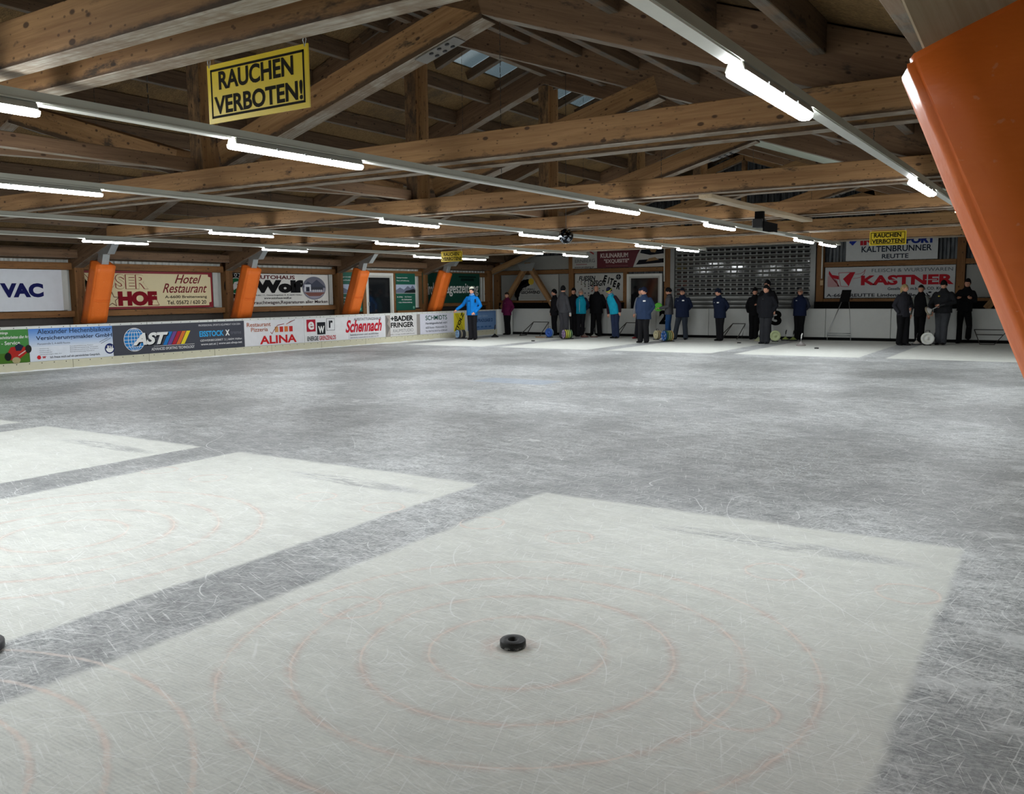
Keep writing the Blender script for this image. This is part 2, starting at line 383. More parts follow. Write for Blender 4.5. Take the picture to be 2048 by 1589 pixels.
# ------------------------------------------------------------------ trusses
def pad_mesh(pts_front, pts_back):
    bm = bmesh.new(); n = len(pts_front)
    a = [bm.verts.new(p) for p in pts_front]; b = [bm.verts.new(p) for p in pts_back]
    fs = [bm.faces.new(a), bm.faces.new(b[::-1])]
    for i in range(n): fs.append(bm.faces.new((a[i], b[i], b[(i+1) % n], a[(i+1) % n])))
    bmesh.ops.recalc_face_normals(bm, faces=fs); return bm
M_PLATE = flat('dull_steel_plate', rgb(128, 124, 118), .6, .15, .1)
def make_truss(Y):
    t = empty('roof_truss', (RX, Y, 0))
    def B(name, p0, p1, wd, ht, mat, **k): return beam(name, p0, p1, wd, ht, mat, t, **k)
    HX = 8.85
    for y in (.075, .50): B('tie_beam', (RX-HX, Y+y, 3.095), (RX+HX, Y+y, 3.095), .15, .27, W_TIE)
    dz = .25/math.cos(math.atan(.35))
    for s in (-1, 1):
        xe = RX+s*10.7
        B('rafter', (RX+s*.02, Y+.29, raft_z(RX)+dz), (xe, Y+.29, raft_z(xe)+dz), .24, .5, W_RAFT)
        # diagonal web from the foot of the king post to the rafter
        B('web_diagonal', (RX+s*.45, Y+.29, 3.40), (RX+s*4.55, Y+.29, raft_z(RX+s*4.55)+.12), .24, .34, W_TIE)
        # drilled steel plate under the joint
        q = Vector((-s*4.1, 0, -(raft_z(RX+s*4.55)+.12-3.36))).normalized()
        nrm = Vector((s*q.z, 0, -s*q.x)); nrm = nrm if nrm.z < 0 else -nrm
        e0 = Vector((RX+s*4.55, Y+.29, raft_z(RX+s*4.55)+.12))+nrm*.175+q*.40; e1 = e0+q*.55
        pl = beam('steel_plate', e0, e1, .20, .008, M_PLATE, t, bev=0)
        bm = bmesh.new()
        for i in range(3):
            for j in range(2):
                c = e0+q*(.14+.11*i)+Vector((0, -.05+.1*j, 0))+nrm*.004
                lathe(bm, [(0, .008), (.026, .008), (.026, 0)], 8, Matrix.Translation(c) @ nrm.to_track_quat('Z', 'Y').to_matrix().to_4x4())
        obj('bolt', bm, M_BLACK, pl, Matrix(), kind='stuff')
        # steel shoe and slanting glulam prop
        top = Vector((-19.28 if s < 0 else -.44, Y+.16+.20*(s < 0), 2.95)); foot = Vector((-20.02 if s < 0 else .82, top.y, 1.04 if s < 0 else 0)); d = (foot-top).normalized()
        m1 = top+d*.62
        if s < 0: B('steel_shoe', top+Vector((0, 0, .05)), m1, .18, .19, M_STEEL, up=(1, 0, 0), bev=.004)
        B('prop', m1 if s < 0 else top-d*.5, foot, .24, .26 if s < 0 else .5, W_PALE if s > 0 else W_TIE, up=(1, 0, 0))
        # knee plate to the rafter
        if s > 0: continue
        bm = bmesh.new(); x = -19.15
        prism(bm, [(x-s*.5, Y+.2, raft_z(x-s*.5)+.1), (x+s*.5, Y+.2, raft_z(x+s*.5)+.1), (x+s*.12, Y+.2, 2.62), (x-s*.12, Y+.2, 2.62)], (0, .18, 0))
        obj('steel_plate', bm, M_STEEL, t, Matrix())
    B('king_post', (RX-.03, Y+.29, 3.2), (RX-.03, Y+.29, 6.0), .24, .22, W_TIE, up=(0, 1, 0))
    B('king_post', (RX+.16, Y+.29, 3.2), (RX+.16, Y+.29, 5.9), .2, .06, W_TIE, up=(0, 1, 0))
    return t
LT = ['timber roof truss just behind the camera', 'nearest timber roof truss, its double tie beam crossing the top left corner',
      'timber roof truss with the large drilled plate and the thickest full tie beam', 'third timber roof truss away, right behind the fullest tie beam',
      'fourth timber roof truss away, carrying the mirror ball', 'fifth timber roof truss away, under the middle of the lamp rows', 'farthest free timber roof truss, next to the gable wall']
tr0 = make_truss(TR[2]); trs = {}
for k in (1, 2, 3, 4, 5, 6):
    o = tr0 if k == 2 else copy_tree(tr0, Matrix.Translation((0, TR[k]-TR[2], 0)))
    info(o, LT[k], 'roof truss', 'timber roof trusses'); trs[k] = o
# lengthwise bracing timbers between the king posts
br = empty('bracing_beam', (RX-.05, 10, 3.2), label='long low timber brace running between the truss posts under the ridge', cat='beam')
for k in range(1, 6):
    beam('timber', (RX-.05, TR[k]+.45, 3.32), (RX-.05, TR[k+1]+.12, 3.32), .12, .17, W_RAFT, br)
for k in range(1, 6):
    beam('timber', (RX-1.6, TR[k]+.45, 3.33), (RX-.1, TR[k+1]+.1, 3.33), .1, .12, W_RAFT, br)
# gable frame in front of the end wall
gt = empty('gable_truss', (RX, TR[7], 0), label='slim timber gable frame in front of the end wall with V-shaped props', cat='roof truss')
Yg = TR[7]+.08
for s in (-1, 1):
    beam('rafter', (RX, Yg, raft_z(RX)+.12), (RX+s*10.4, Yg, raft_z(RX+s*10.4)+.12), .16, .24, W_TIE, gt)
    for xx in (2.2, 4.3, 6.4): beam('post', (RX+s*xx, Yg, 3.74), (RX+s*xx, Yg, raft_z(RX+s*xx)), .12, .12, W_TIE, gt, up=(0, 1, 0))
    beam('web_diagonal', (RX+s*.3, Yg, 3.86), (RX+s*4.2, Yg, raft_z(RX+s*4.2)+.1), .16, .2, W_TIE, gt)
    ax = RX+s*8.70
    for tx in (-1.25, 1.25):
        beam('prop', (ax, Yg, 2.78), (ax+tx, Yg, 1.02), .16, .2, W_TIE, gt, up=(1, 0, 0))
    bm = bmesh.new(); prism(bm, [(ax-.42, Yg-.1, 2.72+.05), (ax+.42, Yg-.1, 2.98-.16), (ax+.25, Yg-.1, 2.5), (ax-.25, Yg-.1, 2.5)], (0, .02, 0))
    obj('steel_plate', bm, M_STEEL, gt, Matrix())
beam('tie_beam', (RX-6.9, Yg, 3.62), (RX+6.9, Yg, 3.62), .16, .24, W_TIE, gt)
beam('king_post', (RX, Yg, 3.74), (RX, Yg, 6.0), .14, .2, W_TIE, gt, up=(0, 1, 0))
# ------------------------------------------------------------------ walls
def corr(name, axis, fixed, a, b, z0, ztop, mat, pitch=.2, depth=.035, sgn=1, parent=None, **kw):
    bm = bmesh.new(); n = int((b-a)/pitch*2); prev = None
    for i in range(n+1):
        for e in (0, 1):
            p = a+(b-a)*(i+e*.35)/n
            if p > b: p = b
            o = fixed + sgn*depth*((i+(e)) % 2)
            zt = ztop(p) if callable(ztop) else ztop
            P = ((p, o) if axis == 'x' else (o, p))
            c = (bm.verts.new((P[0], P[1], z0)), bm.verts.new((P[0], P[1], zt)))
            if prev: bm.faces.new((prev[0], c[0], c[1], prev[1]))
            prev = c
    return obj(name, bm, mat, parent, Matrix(), **kw)
M_CORRW = flat('pale_sheet_metal', rgb(190, 192, 186), .45, .08, .1)
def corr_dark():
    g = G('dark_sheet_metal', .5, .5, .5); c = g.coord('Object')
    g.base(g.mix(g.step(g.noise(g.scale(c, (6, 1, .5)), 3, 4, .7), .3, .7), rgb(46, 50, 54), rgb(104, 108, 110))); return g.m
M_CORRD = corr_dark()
wl = corr('wall_left', 'y', -20.64, -2.2, 30.6, 0, 2.9, M_CORRW, sgn=1, kind='structure'); wl.data.materials[0] = M_CORRW
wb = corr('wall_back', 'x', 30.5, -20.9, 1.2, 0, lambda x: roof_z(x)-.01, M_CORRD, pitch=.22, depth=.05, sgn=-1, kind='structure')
corr('wall_right', 'y', 1.25, -2.2, 30.6, 0, 2.9, M_CORRW, sgn=-1, kind='structure')
corr('wall_front', 'x', -2.25, -20.9, 1.2, 0, lambda x: roof_z(x)-.01, M_CORRW, sgn=1, kind='structure')
# left wall timbers
for k in range(0, 8):
    y = TR[k]+.29 if k < 7 else 29.75
    beam('wall_post', (-20.5, y, 0), (-20.5, y, 2.62), .26, .24, W_WALL, wl, up=(0, 1, 0))
for k in range(0, 7):
    y0 = TR[k]+.42; y1 = (TR[k+1]+.16) if k < 6 else 29.6
    if k in (0,): continue
    beam('wall_rail', (-20.52, y0, 2.375), (-20.52, y1, 2.375), .14, .17, W_WALL, wl)
    if k != 5: beam('wall_rail', (-20.52, y0, 1.23), (-20.52, y1, 1.23), .14, .15, W_WALL, wl)
    else: beam('wall_rail', (-20.52, 23.95, 1.03), (-20.52, y1, 1.03), .14, .12, W_WALL, wl)
    newbox('dark_gap', (-20.62, y0, .98), (-20.56, y1, 1.14), M_DKSTEEL, wl)
beam('eave_beam', (-20.3, -2.2, 2.66), (-20.3, 29.7, 2.66), .2, .2, W_RAFT, wl)
for k, (ya, yb) in enumerate(((22.12, 22.3), (23.72, 23.82))):
    beam('wall_post', (-20.48, (ya+yb)/2, .5), (-20.48, (ya+yb)/2, 2.3), yb-ya, .16, W_WALL, wl, up=(1, 0, 0))
# steel strips beside the signs
for y in (11.72, 16.08, 20.6):
    newbox('steel_strip', (-20.48, y, 1.33), (-20.46, y+.16, 2.28), M_CORRW, wl)
def door(name, plane, c, a, b, z0, z1, panes=1):
    d = empty(name, (c, a, z0) if plane == 'L' else (a, c, z0), kind='structure')
    def bx(nm, p, q, zz0, zz1, d0, d1, mat):
        if plane == 'L': newbox(nm, (c+d0, p, zz0), (c+d1, q, zz1), mat, d)
        else: newbox(nm, (p, c-d1, zz0), (q, c-d0, zz1), mat, d)
    fw = .09
    bx('frame', a, a+fw, z0, z1, 0, .08, M_WHITE); bx('frame', b-fw, b, z0, z1, 0, .08, M_WHITE)
    bx('frame', a+fw, b-fw, z1-fw, z1, 0, .08, M_WHITE)
    bx('pane', a+fw+.07, b-fw-.07, z0, z1-fw-.07, .02, .04, M_GLASS)
    bx('sash', a+fw, a+fw+.07, z0, z1-fw, .01, .06, col(186, 186, 178)); bx('sash', b-fw-.07, b-fw, z0, z1-fw, .01, .06, col(186, 186, 178))
    bx('sash', a+fw+.07, b-fw-.07, z1-fw-.07, z1-fw, .01, .06, col(186, 186, 178))
    bx('door_handle', a+fw+.01, a+fw+.05, 1.25, 1.37, .06, .1, M_STEEL); return d
door('door_1', 'L', -20.5, 22.30, 23.72, .1, 2.37)
door('door_2', 'F', 30.34, -14.5, -13.07, .1, 2.3)
# end wall timbers
Yw = 30.3
def wb_beam(name, p0, p1, wd, ht): beam(name, p0, p1, wd, ht, W_WALL, wb)
for x0, x1 in ((-20.85, -20.35), (-17.04, -16.82), (-14.68, -14.5), (-13.0, -12.76), (-7.53, -7.29), (-3.32, -3.08), (.3, .5)):
    zt = 3.3 if x0 != -13.0 else 3.35
    beam('wall_post', ((x0+x1)/2, Yw+.07, 0), ((x0+x1)/2, Yw+.07, zt if x0 != -14.68 else 2.4), x1-x0, .14, W_WALL, wb, up=(0, 1, 0))
for a, b in ((-20.35, -17.05), (-16.81, -13.0), (-7.28, -3.33), (-3.07, .3)):
    beam('wall_rail', (a, Yw+.07, 2.46), (b, Yw+.07, 2.46), .13, .16, W_WALL, wb)
for a, b in ((-20.35, -17.05), (-16.81, -14.7), (-7.28, -3.33), (-3.07, .3)):
    beam('wall_rail', (a, Yw+.07, 1.27), (b, Yw+.07, 1.27), .13, .13, W_WALL, wb)
newbox('dark_band', (-20.3, 30.2, .6), (-14.6, 30.24, 1.24), M_BLACKC, wb)
newbox('dark_band', (-7.55, 30.2, .6), (1.1, 30.24, 1.24), M_BLACKC, wb)
M_CLAD = col(150, 150, 144, .5, .06)
for x0, x1, z0, z1 in ((-20.3, -17.06, 1.34, 2.37), (-20.5, -17.06, 2.56, 3.1), (-16.8, -14.7, 1.34, 2.37), (-16.8, -12.9, 2.56, 3.4), (-3.05, .3, 1.36, 2.35)):
    newbox('wall_panel', (x0, Yw+.1, z0), (x1, Yw+.13, z1), M_CLAD, wb)
# white conduits on the posts beside the shutter
for x in (-12.98, -7.34):
    bm = bmesh.new(); tube(bm, [(x, Yw-.04, 2.0 if x < -8 else 2.0), (x, Yw-.04, 3.25)], .025, 8); obj('conduit', bm, M_WHITE, wb, Matrix())
for x in (-7.34,):
    newbox('switch_box', (x-.05, Yw-.05, 1.78), (x+.05, Yw, 1.95), col(190, 160, 120), wb, .01)
# ------------------------------------------------------------------ roller shutter
rs = empty('roller_shutter', (-10.15, 30.3, 0), label='wide grey roller shutter with rows of dark window slots in the end wall', cat='shutter')
M_SL = flat('shutter_slat', rgb(118, 119, 116), .35, .05, .5)
bm = bmesh.new(); n = 8
prof = [(0, 0), (-.016, .02), (-.022, .076), (-.016, .132), (0, .152)]
def slat_mesh():
    bm = bmesh.new(); pr = [(30.34+y, z) for y, z in prof]+[(30.36, .152), (30.36, 0)]
    prism(bm, [(-12.58, y, z) for y, z in pr], (4.86, 0, 0)); return bm
def slot_mesh():
    bm = bmesh.new(); x = -12.5
    while x < -7.9:
        box(bm, (x, 30.312, .04), (x+.165, 30.325, .112)); x += .228
    return bm
s0 = obj('slat', slat_mesh(), M_SL, rs, Matrix.Translation((0, 0, 1.0))); sl0 = obj('slot_row', slot_mesh(), M_GLASS, s0, Matrix.Translation((0, 0, 1.0)))
for i in range(1, 16):
    o = s0.copy(); place(o, Matrix.Translation((0, 0, 1.0+.154*i)), rs)
    if 3 <= i <= 13:
        q = sl0.copy(); place(q, Matrix.Translation((0, 0, 1.0+.154*i)), o)
bpy.data.objects.remove(sl0)
newbox('guide_rail', (-12.74, 30.25, .1), (-12.58, 30.38, 3.35), M_SL, rs); newbox('guide_rail', (-7.72, 30.25, .1), (-7.55, 30.38, 3.35), M_SL, rs)
newbox('bottom_bar', (-12.58, 30.3, .9), (-7.72, 30.37, 1.0), M_SL, rs)
# ------------------------------------------------------------------ rink boards
M_BOARD = flat('rink_board', rgb(214, 216, 210), .35, .05, spec=.5)
M_BOARDF = flat('rink_board_far', rgb(188, 190, 186), .35, .06, spec=.5)
M_KICK = flat('kick_strip', rgb(206, 202, 176), .45, .08)
bl = empty('rink_boards', (-19.58, 14, 0), label='long white rink boards with advertising along the left side', cat='rink barrier')
ys = [-.55+1.98*k for k in range(0, 16)]; ys[-1] = 28.9
for a, b in zip(ys, ys[1:]):
    if b < 5: continue
    newbox('board_panel', (-19.63, a+.006, 0), (-19.53, b-.006, 1.0), M_BOARD, bl, .008)
    newbox('kick_strip', (-19.535, a+.006, 0), (-19.518, b-.006, .205), M_KICK, bl)
    bm = bmesh.new()
    for j in range(7):
        for zz in (.17, .965):
            y = a+.14+j*.28; lathe(bm, [(0, .003), (.011, .003), (.012, 0)], 6, Matrix.Translation((-19.517 if zz < .5 else -19.53, y, zz)) @ Matrix.Rotation(PI/2, 4, 'Y'))
    obj('screw', bm, M_DKSTEEL, bl, Matrix(), kind='stuff')
bm = bmesh.new(); prism(bm, [(-19.63, 28.91, 0), (-19.53, 28.91, 0), (-19.1, 29.38, 0), (-19.15, 29.5, 0)], (0, 0, 1.0)); obj('corner_panel', bm, M_BOARD, bl, Matrix())
def snow():
    bm = bmesh.new(); r2 = random.Random(3); y = 6.0; pts = []
    while y < 28.8: pts.append((y, .012+r2.random()*.02, .006+r2.random()*.02)); y += .12
    top = [bm.verts.new((-19.517, y, h)) for y, h, w_ in pts]; bot = [bm.verts.new((-19.517+.02+w_*1.5, y, .001)) for y, h, w_ in pts]
    for i in range(len(pts)-1): bm.faces.new((bot[i], bot[i+1], top[i+1], top[i]))
    return bm
info(obj('snow_ridge', snow(), flat('snow', rgb(235, 238, 238), .8, .03)), 'thin white ridge of scraped snow along the foot of the left boards', 'snow', kind='stuff')
bf = empty('rink_boards', (-9, 29.45, 0), label='plain grey-white rink boards across the far end below the shutter', cat='rink barrier')
xs = [-19.1]+[-18.85+1.98*k for k in range(1, 10)]+[.1]
for a, b in zip(xs, xs[1:]):
    newbox('board_panel', (a+.005, 29.4, .09), (b-.005, 29.5, 1.02), M_BOARDF, bf, .008)
    newbox('kick_strip', (a, 29.39, 0), (b, 29.5, .085), M_BLACKC, bf)
br_ = empty('rink_boards', (.1, 14, 0), label='white rink boards along the right edge of the ice', cat='rink barrier')
for k in range(2):
    newbox('board_panel', (.06, 14+k*7.3, 0), (.16, 21.2+k*7.3, 1.0), M_BOARD, br_)
# ------------------------------------------------------------------ lamp rails and lamps
def lamp_proto():
    t = empty('ceiling_lamp', (0, 0, 2.81))
    bm = bmesh.new(); pr = [(-.042, 2.815), (.042, 2.815), (.06, 2.765), (-.06, 2.765)]
    prism(bm, [(x, -.71, z) for x, z in pr], (0, 1.42, 0)); bmesh.ops.bevel(bm, geom=bm.edges[:], offset=.006, segments=1, affect='EDGES')
    obj('housing', bm, col(150, 150, 142), t, Matrix())
    bm = bmesh.new(); sec = []
    for y, sx in ((-.73, .6), (-.71, .85), (-.68, 1), (.68, 1), (.71, .85), (.73, .6)):
        sec.append([bm.verts.new((sx*x, y, z)) for x, z in ((-.058, 2.765), (-.056, 2.75), (-.035, 2.735), (.035, 2.735), (.056, 2.75), (.058, 2.765))])
    for A, B in zip(sec, sec[1:]):
        for i in range(5): bm.faces.new((A[i], B[i], B[i+1], A[i+1]))
    bm.faces.new(sec[0]); bm.faces.new(sec[-1][::-1]); bmesh.ops.recalc_face_normals(bm, faces=bm.faces[:])
    obj('lens', bm, M_LENS, t, Matrix())
    for y in (-.3, .3):
        bm = bmesh.new(); box(bm, (-.02, y-.03, 2.808), (.02, y+.03, 2.825)); obj('bracket', bm, M_STEEL, t, Matrix())
    for i in range(5):
        for s in (-1, 1):
            if i in (0, 4) : continue
            newbox('clip', (s*.06-.006, -.6+.3*i-.012, 2.762), (s*.06+.006, -.6+.3*i+.012, 2.782), M_STEEL, t)
    return t
lp = lamp_proto(); first = True
RXS = {'right': -1.62, 'first left': -5.56, 'second left': -9.33, 'third left': -13.27, 'fourth left': -17.03}
LY = {'right': [(5.4, 'largest and nearest'), (11.23, 'second, by the orange padded prop'), (15.5, 'hidden behind the pad'), (21.1, 'far')],
      'first left': [(-.7, 'behind the camera'), (2.38, 'cut by the left edge'), (5.32, 'long one below the near yellow sign'), (11.23, 'third along, right of centre'), (15.46, 'fourth along'), (21.15, 'next to last'), (23.45, 'last')],  # unseen lamps behind the camera, added in two rows to brighten near ice
      'second left': [(-.7, 'behind the camera line'), (2.3, 'over the left of the near zones'), (5.15, 'cut by the left edge'), (11.3, 'second along'), (15.4, 'third along, left of the mirror ball'), (20.75, 'next to last'), (23.4, 'last')],
      'third left': [(2.3, 'far outside the left edge'), (5.3, 'outside left'), (11.15, 'leftmost seen'), (15.6, 'second seen'), (21.3, 'next to last'), (24.05, 'last')],
      'fourth left': [(5.3, 'outside left'), (11.0, 'above the first orange pad'), (15.65, 'above the second orange pad'), (21.5, 'left of the small yellow sign'), (23.8, 'right of the small yellow sign')]}
ROWN = {'right': 'right-hand', 'first left': 'middle-right', 'second left': 'middle', 'third left': 'inner left', 'fourth left': 'outer left'}
for row, X in RXS.items():
    r = empty('lamp_rail', (X, 12, 2.84), label='slim pale cable rail carrying the %s row of lamps' % ROWN[row], cat='cable rail', group='cable rails')
    y0, y1 = (-1.5, 24.7)
    bm = bmesh.new(); prism(bm, [(X-.05, y0, 2.815), (X+.05, y0, 2.815), (X+.05, y0, 2.825), (X+.04, y0, 2.83), (X+.04, y0, 2.88), (X-.04, y0, 2.88), (X-.04, y0, 2.83), (X-.05, y0, 2.825)], (0, y1-y0, 0))
    obj('channel', bm, M_RAIL, r, Matrix())
    segs = []; c = y0
    for yc, _ in LY[row]: segs.append((c, yc-.74)); c = yc+.74
    segs.append((c, y1))
    for a, b in segs:
        if b-a > .2: newbox('cover_strip', (X-.042, a, 2.806), (X+.042, b, 2.816), M_WHITE, r)
    for k in range(6):
        y = 3.9+k*4.45
        bm = bmesh.new(); zt = roof_z(X)-.3; nlk = 26
        for j in range(nlk):
            z = 2.88+(zt-2.88)*j/nlk; z2 = 2.88+(zt-2.88)*(j+.8)/nlk; o = .004 if j % 2 else 0
            tube(bm, [(X+o, y, z), (X+o, y, z2)], .0045, 4)
        obj('chain', bm, M_DKSTEEL, r, Matrix(), kind='stuff')
    for yc, wd in LY[row]:
        o = lp if first else copy_tree(lp, Matrix.Translation((X-lpx, yc-lpy, 0)))
        if first:
            dM = Matrix.Translation((X, yc, 0)); o.matrix_basis = dM @ o.matrix_basis; WM[o.name] = dM @ WM[o.name]
            for ch in o.children: WM[ch.name] = dM @ WM[ch.name]
            lpx, lpy = X, yc; first = False
        info(o, 'long white strip lamp, %s row, %s' % (ROWN[row], wd), 'lamp', 'strip lamps under the rails')
# ------------------------------------------------------------------ orange pads
def vinyl():
    g = G('orange_vinyl', .45, .25); c = g.coord('Object'); n = g.noise(c, 3, 4, .7); k = g.noise(g.scale(c, (1, 1, 2)), 7, 3)
    g.base(g.mix(n, rgb(222, 98, 26), rgb(238, 118, 40)))
    sp = g.step(g.noise(c, 28, 2), .68, .74); g.base(g.mix(g.M('MULTIPLY', sp, .25), g.mix(n, rgb(222, 104, 34), rgb(238, 124, 48)), rgb(240, 190, 150)))
    g.bump(g.M('ADD', k, g.M('MULTIPLY', n, .6)), .25, .02); return g.m
VIN = vinyl()
def pad(name, quad, y0, y1, skew, parent=None, **kw):
    """quad: four (x,z) corners seen from the front; y0 front, y1 back; skew widens the back"""
    f = [Vector((x, y0, z)) for x, z in quad]; b = [Vector((x+dx, y1, z+dz)) for (x, z), (dx, dz) in zip(quad, skew)]
    bm = pad_mesh(f, b)
    bmesh.ops.bevel(bm, geom=[e for e in bm.edges], offset=.02, segments=3, affect='EDGES')
    # wrinkles and the tucked bottom edge
    for _ in range(3): bmesh.ops.subdivide_edges(bm, edges=[e for e in bm.edges if e.calc_length() > .14], cuts=1, use_grid_fill=True)
    r2 = random.Random(int(abs(quad[0][0]*100)))
    for v in bm.verts: v.co += Vector((r2.uniform(-1, 1), r2.uniform(-1, 1), 0))*.004
    return obj(name, bm, VIN, parent, Matrix(), smooth=True, **kw)
padn = ['second orange padded prop from the left', 'third orange padded prop, in front of the small glazed door', 'rightmost of the four orange padded props, below the small yellow sign']
for k, y in ((3, 12.19), (4, 16.62), (5, 21.07), (6, 25.5)):
    lab = 'leftmost orange padded prop cover standing on the left boards' if k == 3 else padn[k-4].replace('padded prop', 'pad around a slanting prop')
    t = empty('safety_pad', (-19.4, y, 1.0), label=lab, cat='safety pad', group='orange pads along the left boards')
    pad('cover', [(-20.2, 1.01), (-19.85, 1.01), (-19.33, 2.36), (-19.62, 2.50)], y-.22, y+.26, [(0, 0)]*4, t)
    bm = bmesh.new()
    for z_, dx in ((1.52, 0), (1.56, .005)):
        xx = -19.85+(z_-1.0)*.385; tube(bm, [(xx+.002, y-.21, z_+.01), (xx+.004, y, z_-.01), (xx+.002, y+.25, z_)], .006, 5)
    obj('strap', bm, VIN, t, Matrix())
t = empty('safety_pad', (0, 3, 1.2), label='huge orange vinyl pad around the near slanting prop at the right edge', cat='safety pad')
pad('cover', [(.62, .95), (.09, .95), (-.46, 2.262), (.02, 2.455)], 2.78, 3.12, [(0, 0), (-.075, -.02), (-.075, .02), (0, 0)], t)
# ------------------------------------------------------------------ signs and lettering
def text_mesh(body, bold=0, shear=0):
    cu = bpy.data.curves.new('t', 'FONT'); cu.body = body; cu.resolution_u = 4; cu.offset = bold; cu.shear = shear
    cu.fill_mode = 'FRONT'; o = bpy.data.objects.new('t', cu); C.objects.link(o)
    me = bpy.data.meshes.new_from_object(o); vs = [v.co.copy() for v in me.vertices]; fs = [tuple(p.vertices) for p in me.polygons]
    bpy.data.objects.remove(o); bpy.data.curves.remove(cu); bpy.data.meshes.remove(me); return vs, fs
class Sign:
    """flat board on plane 'L' (faces the ice from the left, fixed X) or 'F' (faces the camera, fixed Y)"""
    def __init__(s, name, label, plane, c, a, b, z0, z1, base, cat='sign', th=.012, parent=None, group=None):
        s.pl, s.c, s.a, s.b, s.z0, s.z1 = plane, c, a, b, z0, z1; s.W, s.H = b-a, z1-z0
        # world matrix: local x along the board, y up, z out of it
        if plane == 'L': s.Mx = Matrix(((0, 0, 1, c), (1, 0, 0, a), (0, 1, 0, z0), (0, 0, 0, 1)))
        else: s.Mx = Matrix(((1, 0, 0, a), (0, 0, -1, c), (0, 1, 0, z0), (0, 0, 0, 1)))
        bm = bmesh.new(); box(bm, (0, 0, -th), (s.W, s.H, 0)); s.o = obj(name, bm, base, parent, s.Mx, label=label, cat=cat, group=group)
        s.layers = {}; s.order = []; s.dz = .0025 if (c > 6 or plane == 'L') else .0006
    def X(s, x):
        if isinstance(x, complex): return x.real                       # metres
        if abs(x) > 1.5: return (atX(x, 600, s.c).y if s.pl == 'L' else atY(x, 560, s.c).x)-s.a   # column measured on the photograph
        return x*s.W
    def lay(s, nm, c, lv):
        k = (nm, c, lv)
        if k not in s.layers: s.layers[k] = bmesh.new(); s.order.append(k)
        return s.layers[k], s.dz*(1+lv)
    def poly(s, pts, c, lv=0, nm='printed_shape', metres=False):
        bm, z = s.lay(nm, c, lv)
        P = [(p[0], p[1]) if metres else (s.X(p[0]), p[1]*s.H) for p in pts]
        ar = sum(P[i][0]*P[(i+1) % len(P)][1]-P[(i+1) % len(P)][0]*P[i][1] for i in range(len(P)))
        if ar < 0: P = P[::-1]
        f = bm.faces.new([bm.verts.new((x, y, z)) for x, y in P]); return s
    def rect(s, x0, y0, x1, y1, c, lv=0, nm='printed_shape'): return s.poly([(x0, y0), (x1, y0), (x1, y1), (x0, y1)], c, lv, nm)
    def oval(s, cx, cy, rx, ry, c, lv=0, a0=0, a1=2*PI, seg=28, nm='emblem'):
        x, y = s.X(cx), cy*s.H; ry = ry if ry else rx
        return s.poly([(x+rx*math.cos(a0+(a1-a0)*i/seg), y+ry*math.sin(a0+(a1-a0)*i/seg)) for i in range(seg+(a1-a0 < 6.2))], c, lv, nm, True)
    def line(s, pts, w_, c, lv=0, nm='printed_line', metres=False):
        P = [Vector(p) if metres else Vector((s.X(p[0]), p[1]*s.H)) for p in pts]
        for p, q in zip(P, P[1:]):
            d = (q-p).normalized(); n = Vector((-d.y, d.x))*w_/2
            s.poly([p+n, p-n, q-n, q+n], c, lv, nm, True)
        return s
    def text(s, body, x0, x1, y0, y1, c, bold=0, shear=0, lv=1, rot=0, nm='lettering'):
        vs, fs = text_mesh(body, bold, shear); bm, z = s.lay(nm, c, lv)
        if not vs: return s
        mx, Mx = min(v.x for v in vs), max(v.x for v in vs); my, My = min(v.y for v in vs), max(v.y for v in vs)
        X0, X1, Y0, Y1 = s.X(x0), s.X(x1), y0*s.H, y1*s.H; cx, cy = (X0+X1)/2, (Y0+Y1)/2
        V = []
        for v in vs:
            x = X0+(v.x-mx)/(Mx-mx)*(X1-X0); y = Y0+(v.y-my)/(My-my)*(Y1-Y0)
            if rot:
                dx, dy = x-cx, y-cy; x = cx+dx*math.cos(rot)-dy*math.sin(rot); y = cy+dx*math.sin(rot)+dy*math.cos(rot)
            V.append(bm.verts.new((x, y, z)))
        for f in fs:
            try: bm.faces.new([V[i] for i in f])
            except ValueError: pass
        return s
    def done(s):
        for k in s.order: obj(k[0], s.layers[k], col(*k[1], rough=.8, var=.03, spec=.15), s.o, s.Mx)
        return s.o
BX, SX = -19.512, -20.42
NAVY = (24, 28, 84); WHT = (232, 232, 228); BLK = (18, 18, 20); DRED = (128, 20, 34); CREAM = (222, 208, 168); GREY = (130, 134, 140)
# --- banners on the left boards
s = Sign('advertising_banner', 'green banner with a red mower picture at the left end of the boards', 'L', BX, 7.4, 10.34, .21, .94, col(58, 128, 52), 'banner')
s.rect(.0, .0, 1, .3, (72, 112, 40), 0)
s.text('Gartengeräte und Anhänge', -60, 10, .85, .95, WHT, .01).text('Reinigungs- und Baumschnittarbeiten aller Art', -60, 52, .7, .82, WHT, .01).text('Maschinen - Service', -55, 33, .55, .66, WHT, .01)
s.poly([(3, .22), (14, .48), (36, .5), (50, .42), (47, .3), (26, .07), (8, .1)], (172, 44, 38), 1, 'mower_picture').poly([(22, .5), (30, .58), (40, .5), (34, .36), (24, .36)], (34, 40, 60), 2, 'mower_picture')
s.oval(7, .2, .07, .09, (28, 30, 28), 3).oval(23, .08, .09, .07, (170, 160, 120), 3).oval(49, .4, .07, .09, (40, 40, 34), 3); s.line([(28, .22), (44, .36)], .02, (210, 190, 180), 3); s.done()
s = Sign('advertising_banner', 'pale blue and white insurance banner with dark grey lettering on the left boards', 'L', BX, 10.35, 12.35, .21, .94, col(214, 220, 228), 'banner')
for i in range(10): s.rect(0, 1-.055*(i+1), 1, 1-.055*i, (int(92+12*i), int(138+8*i), int(206+2*i)), 0, 'blue_band')
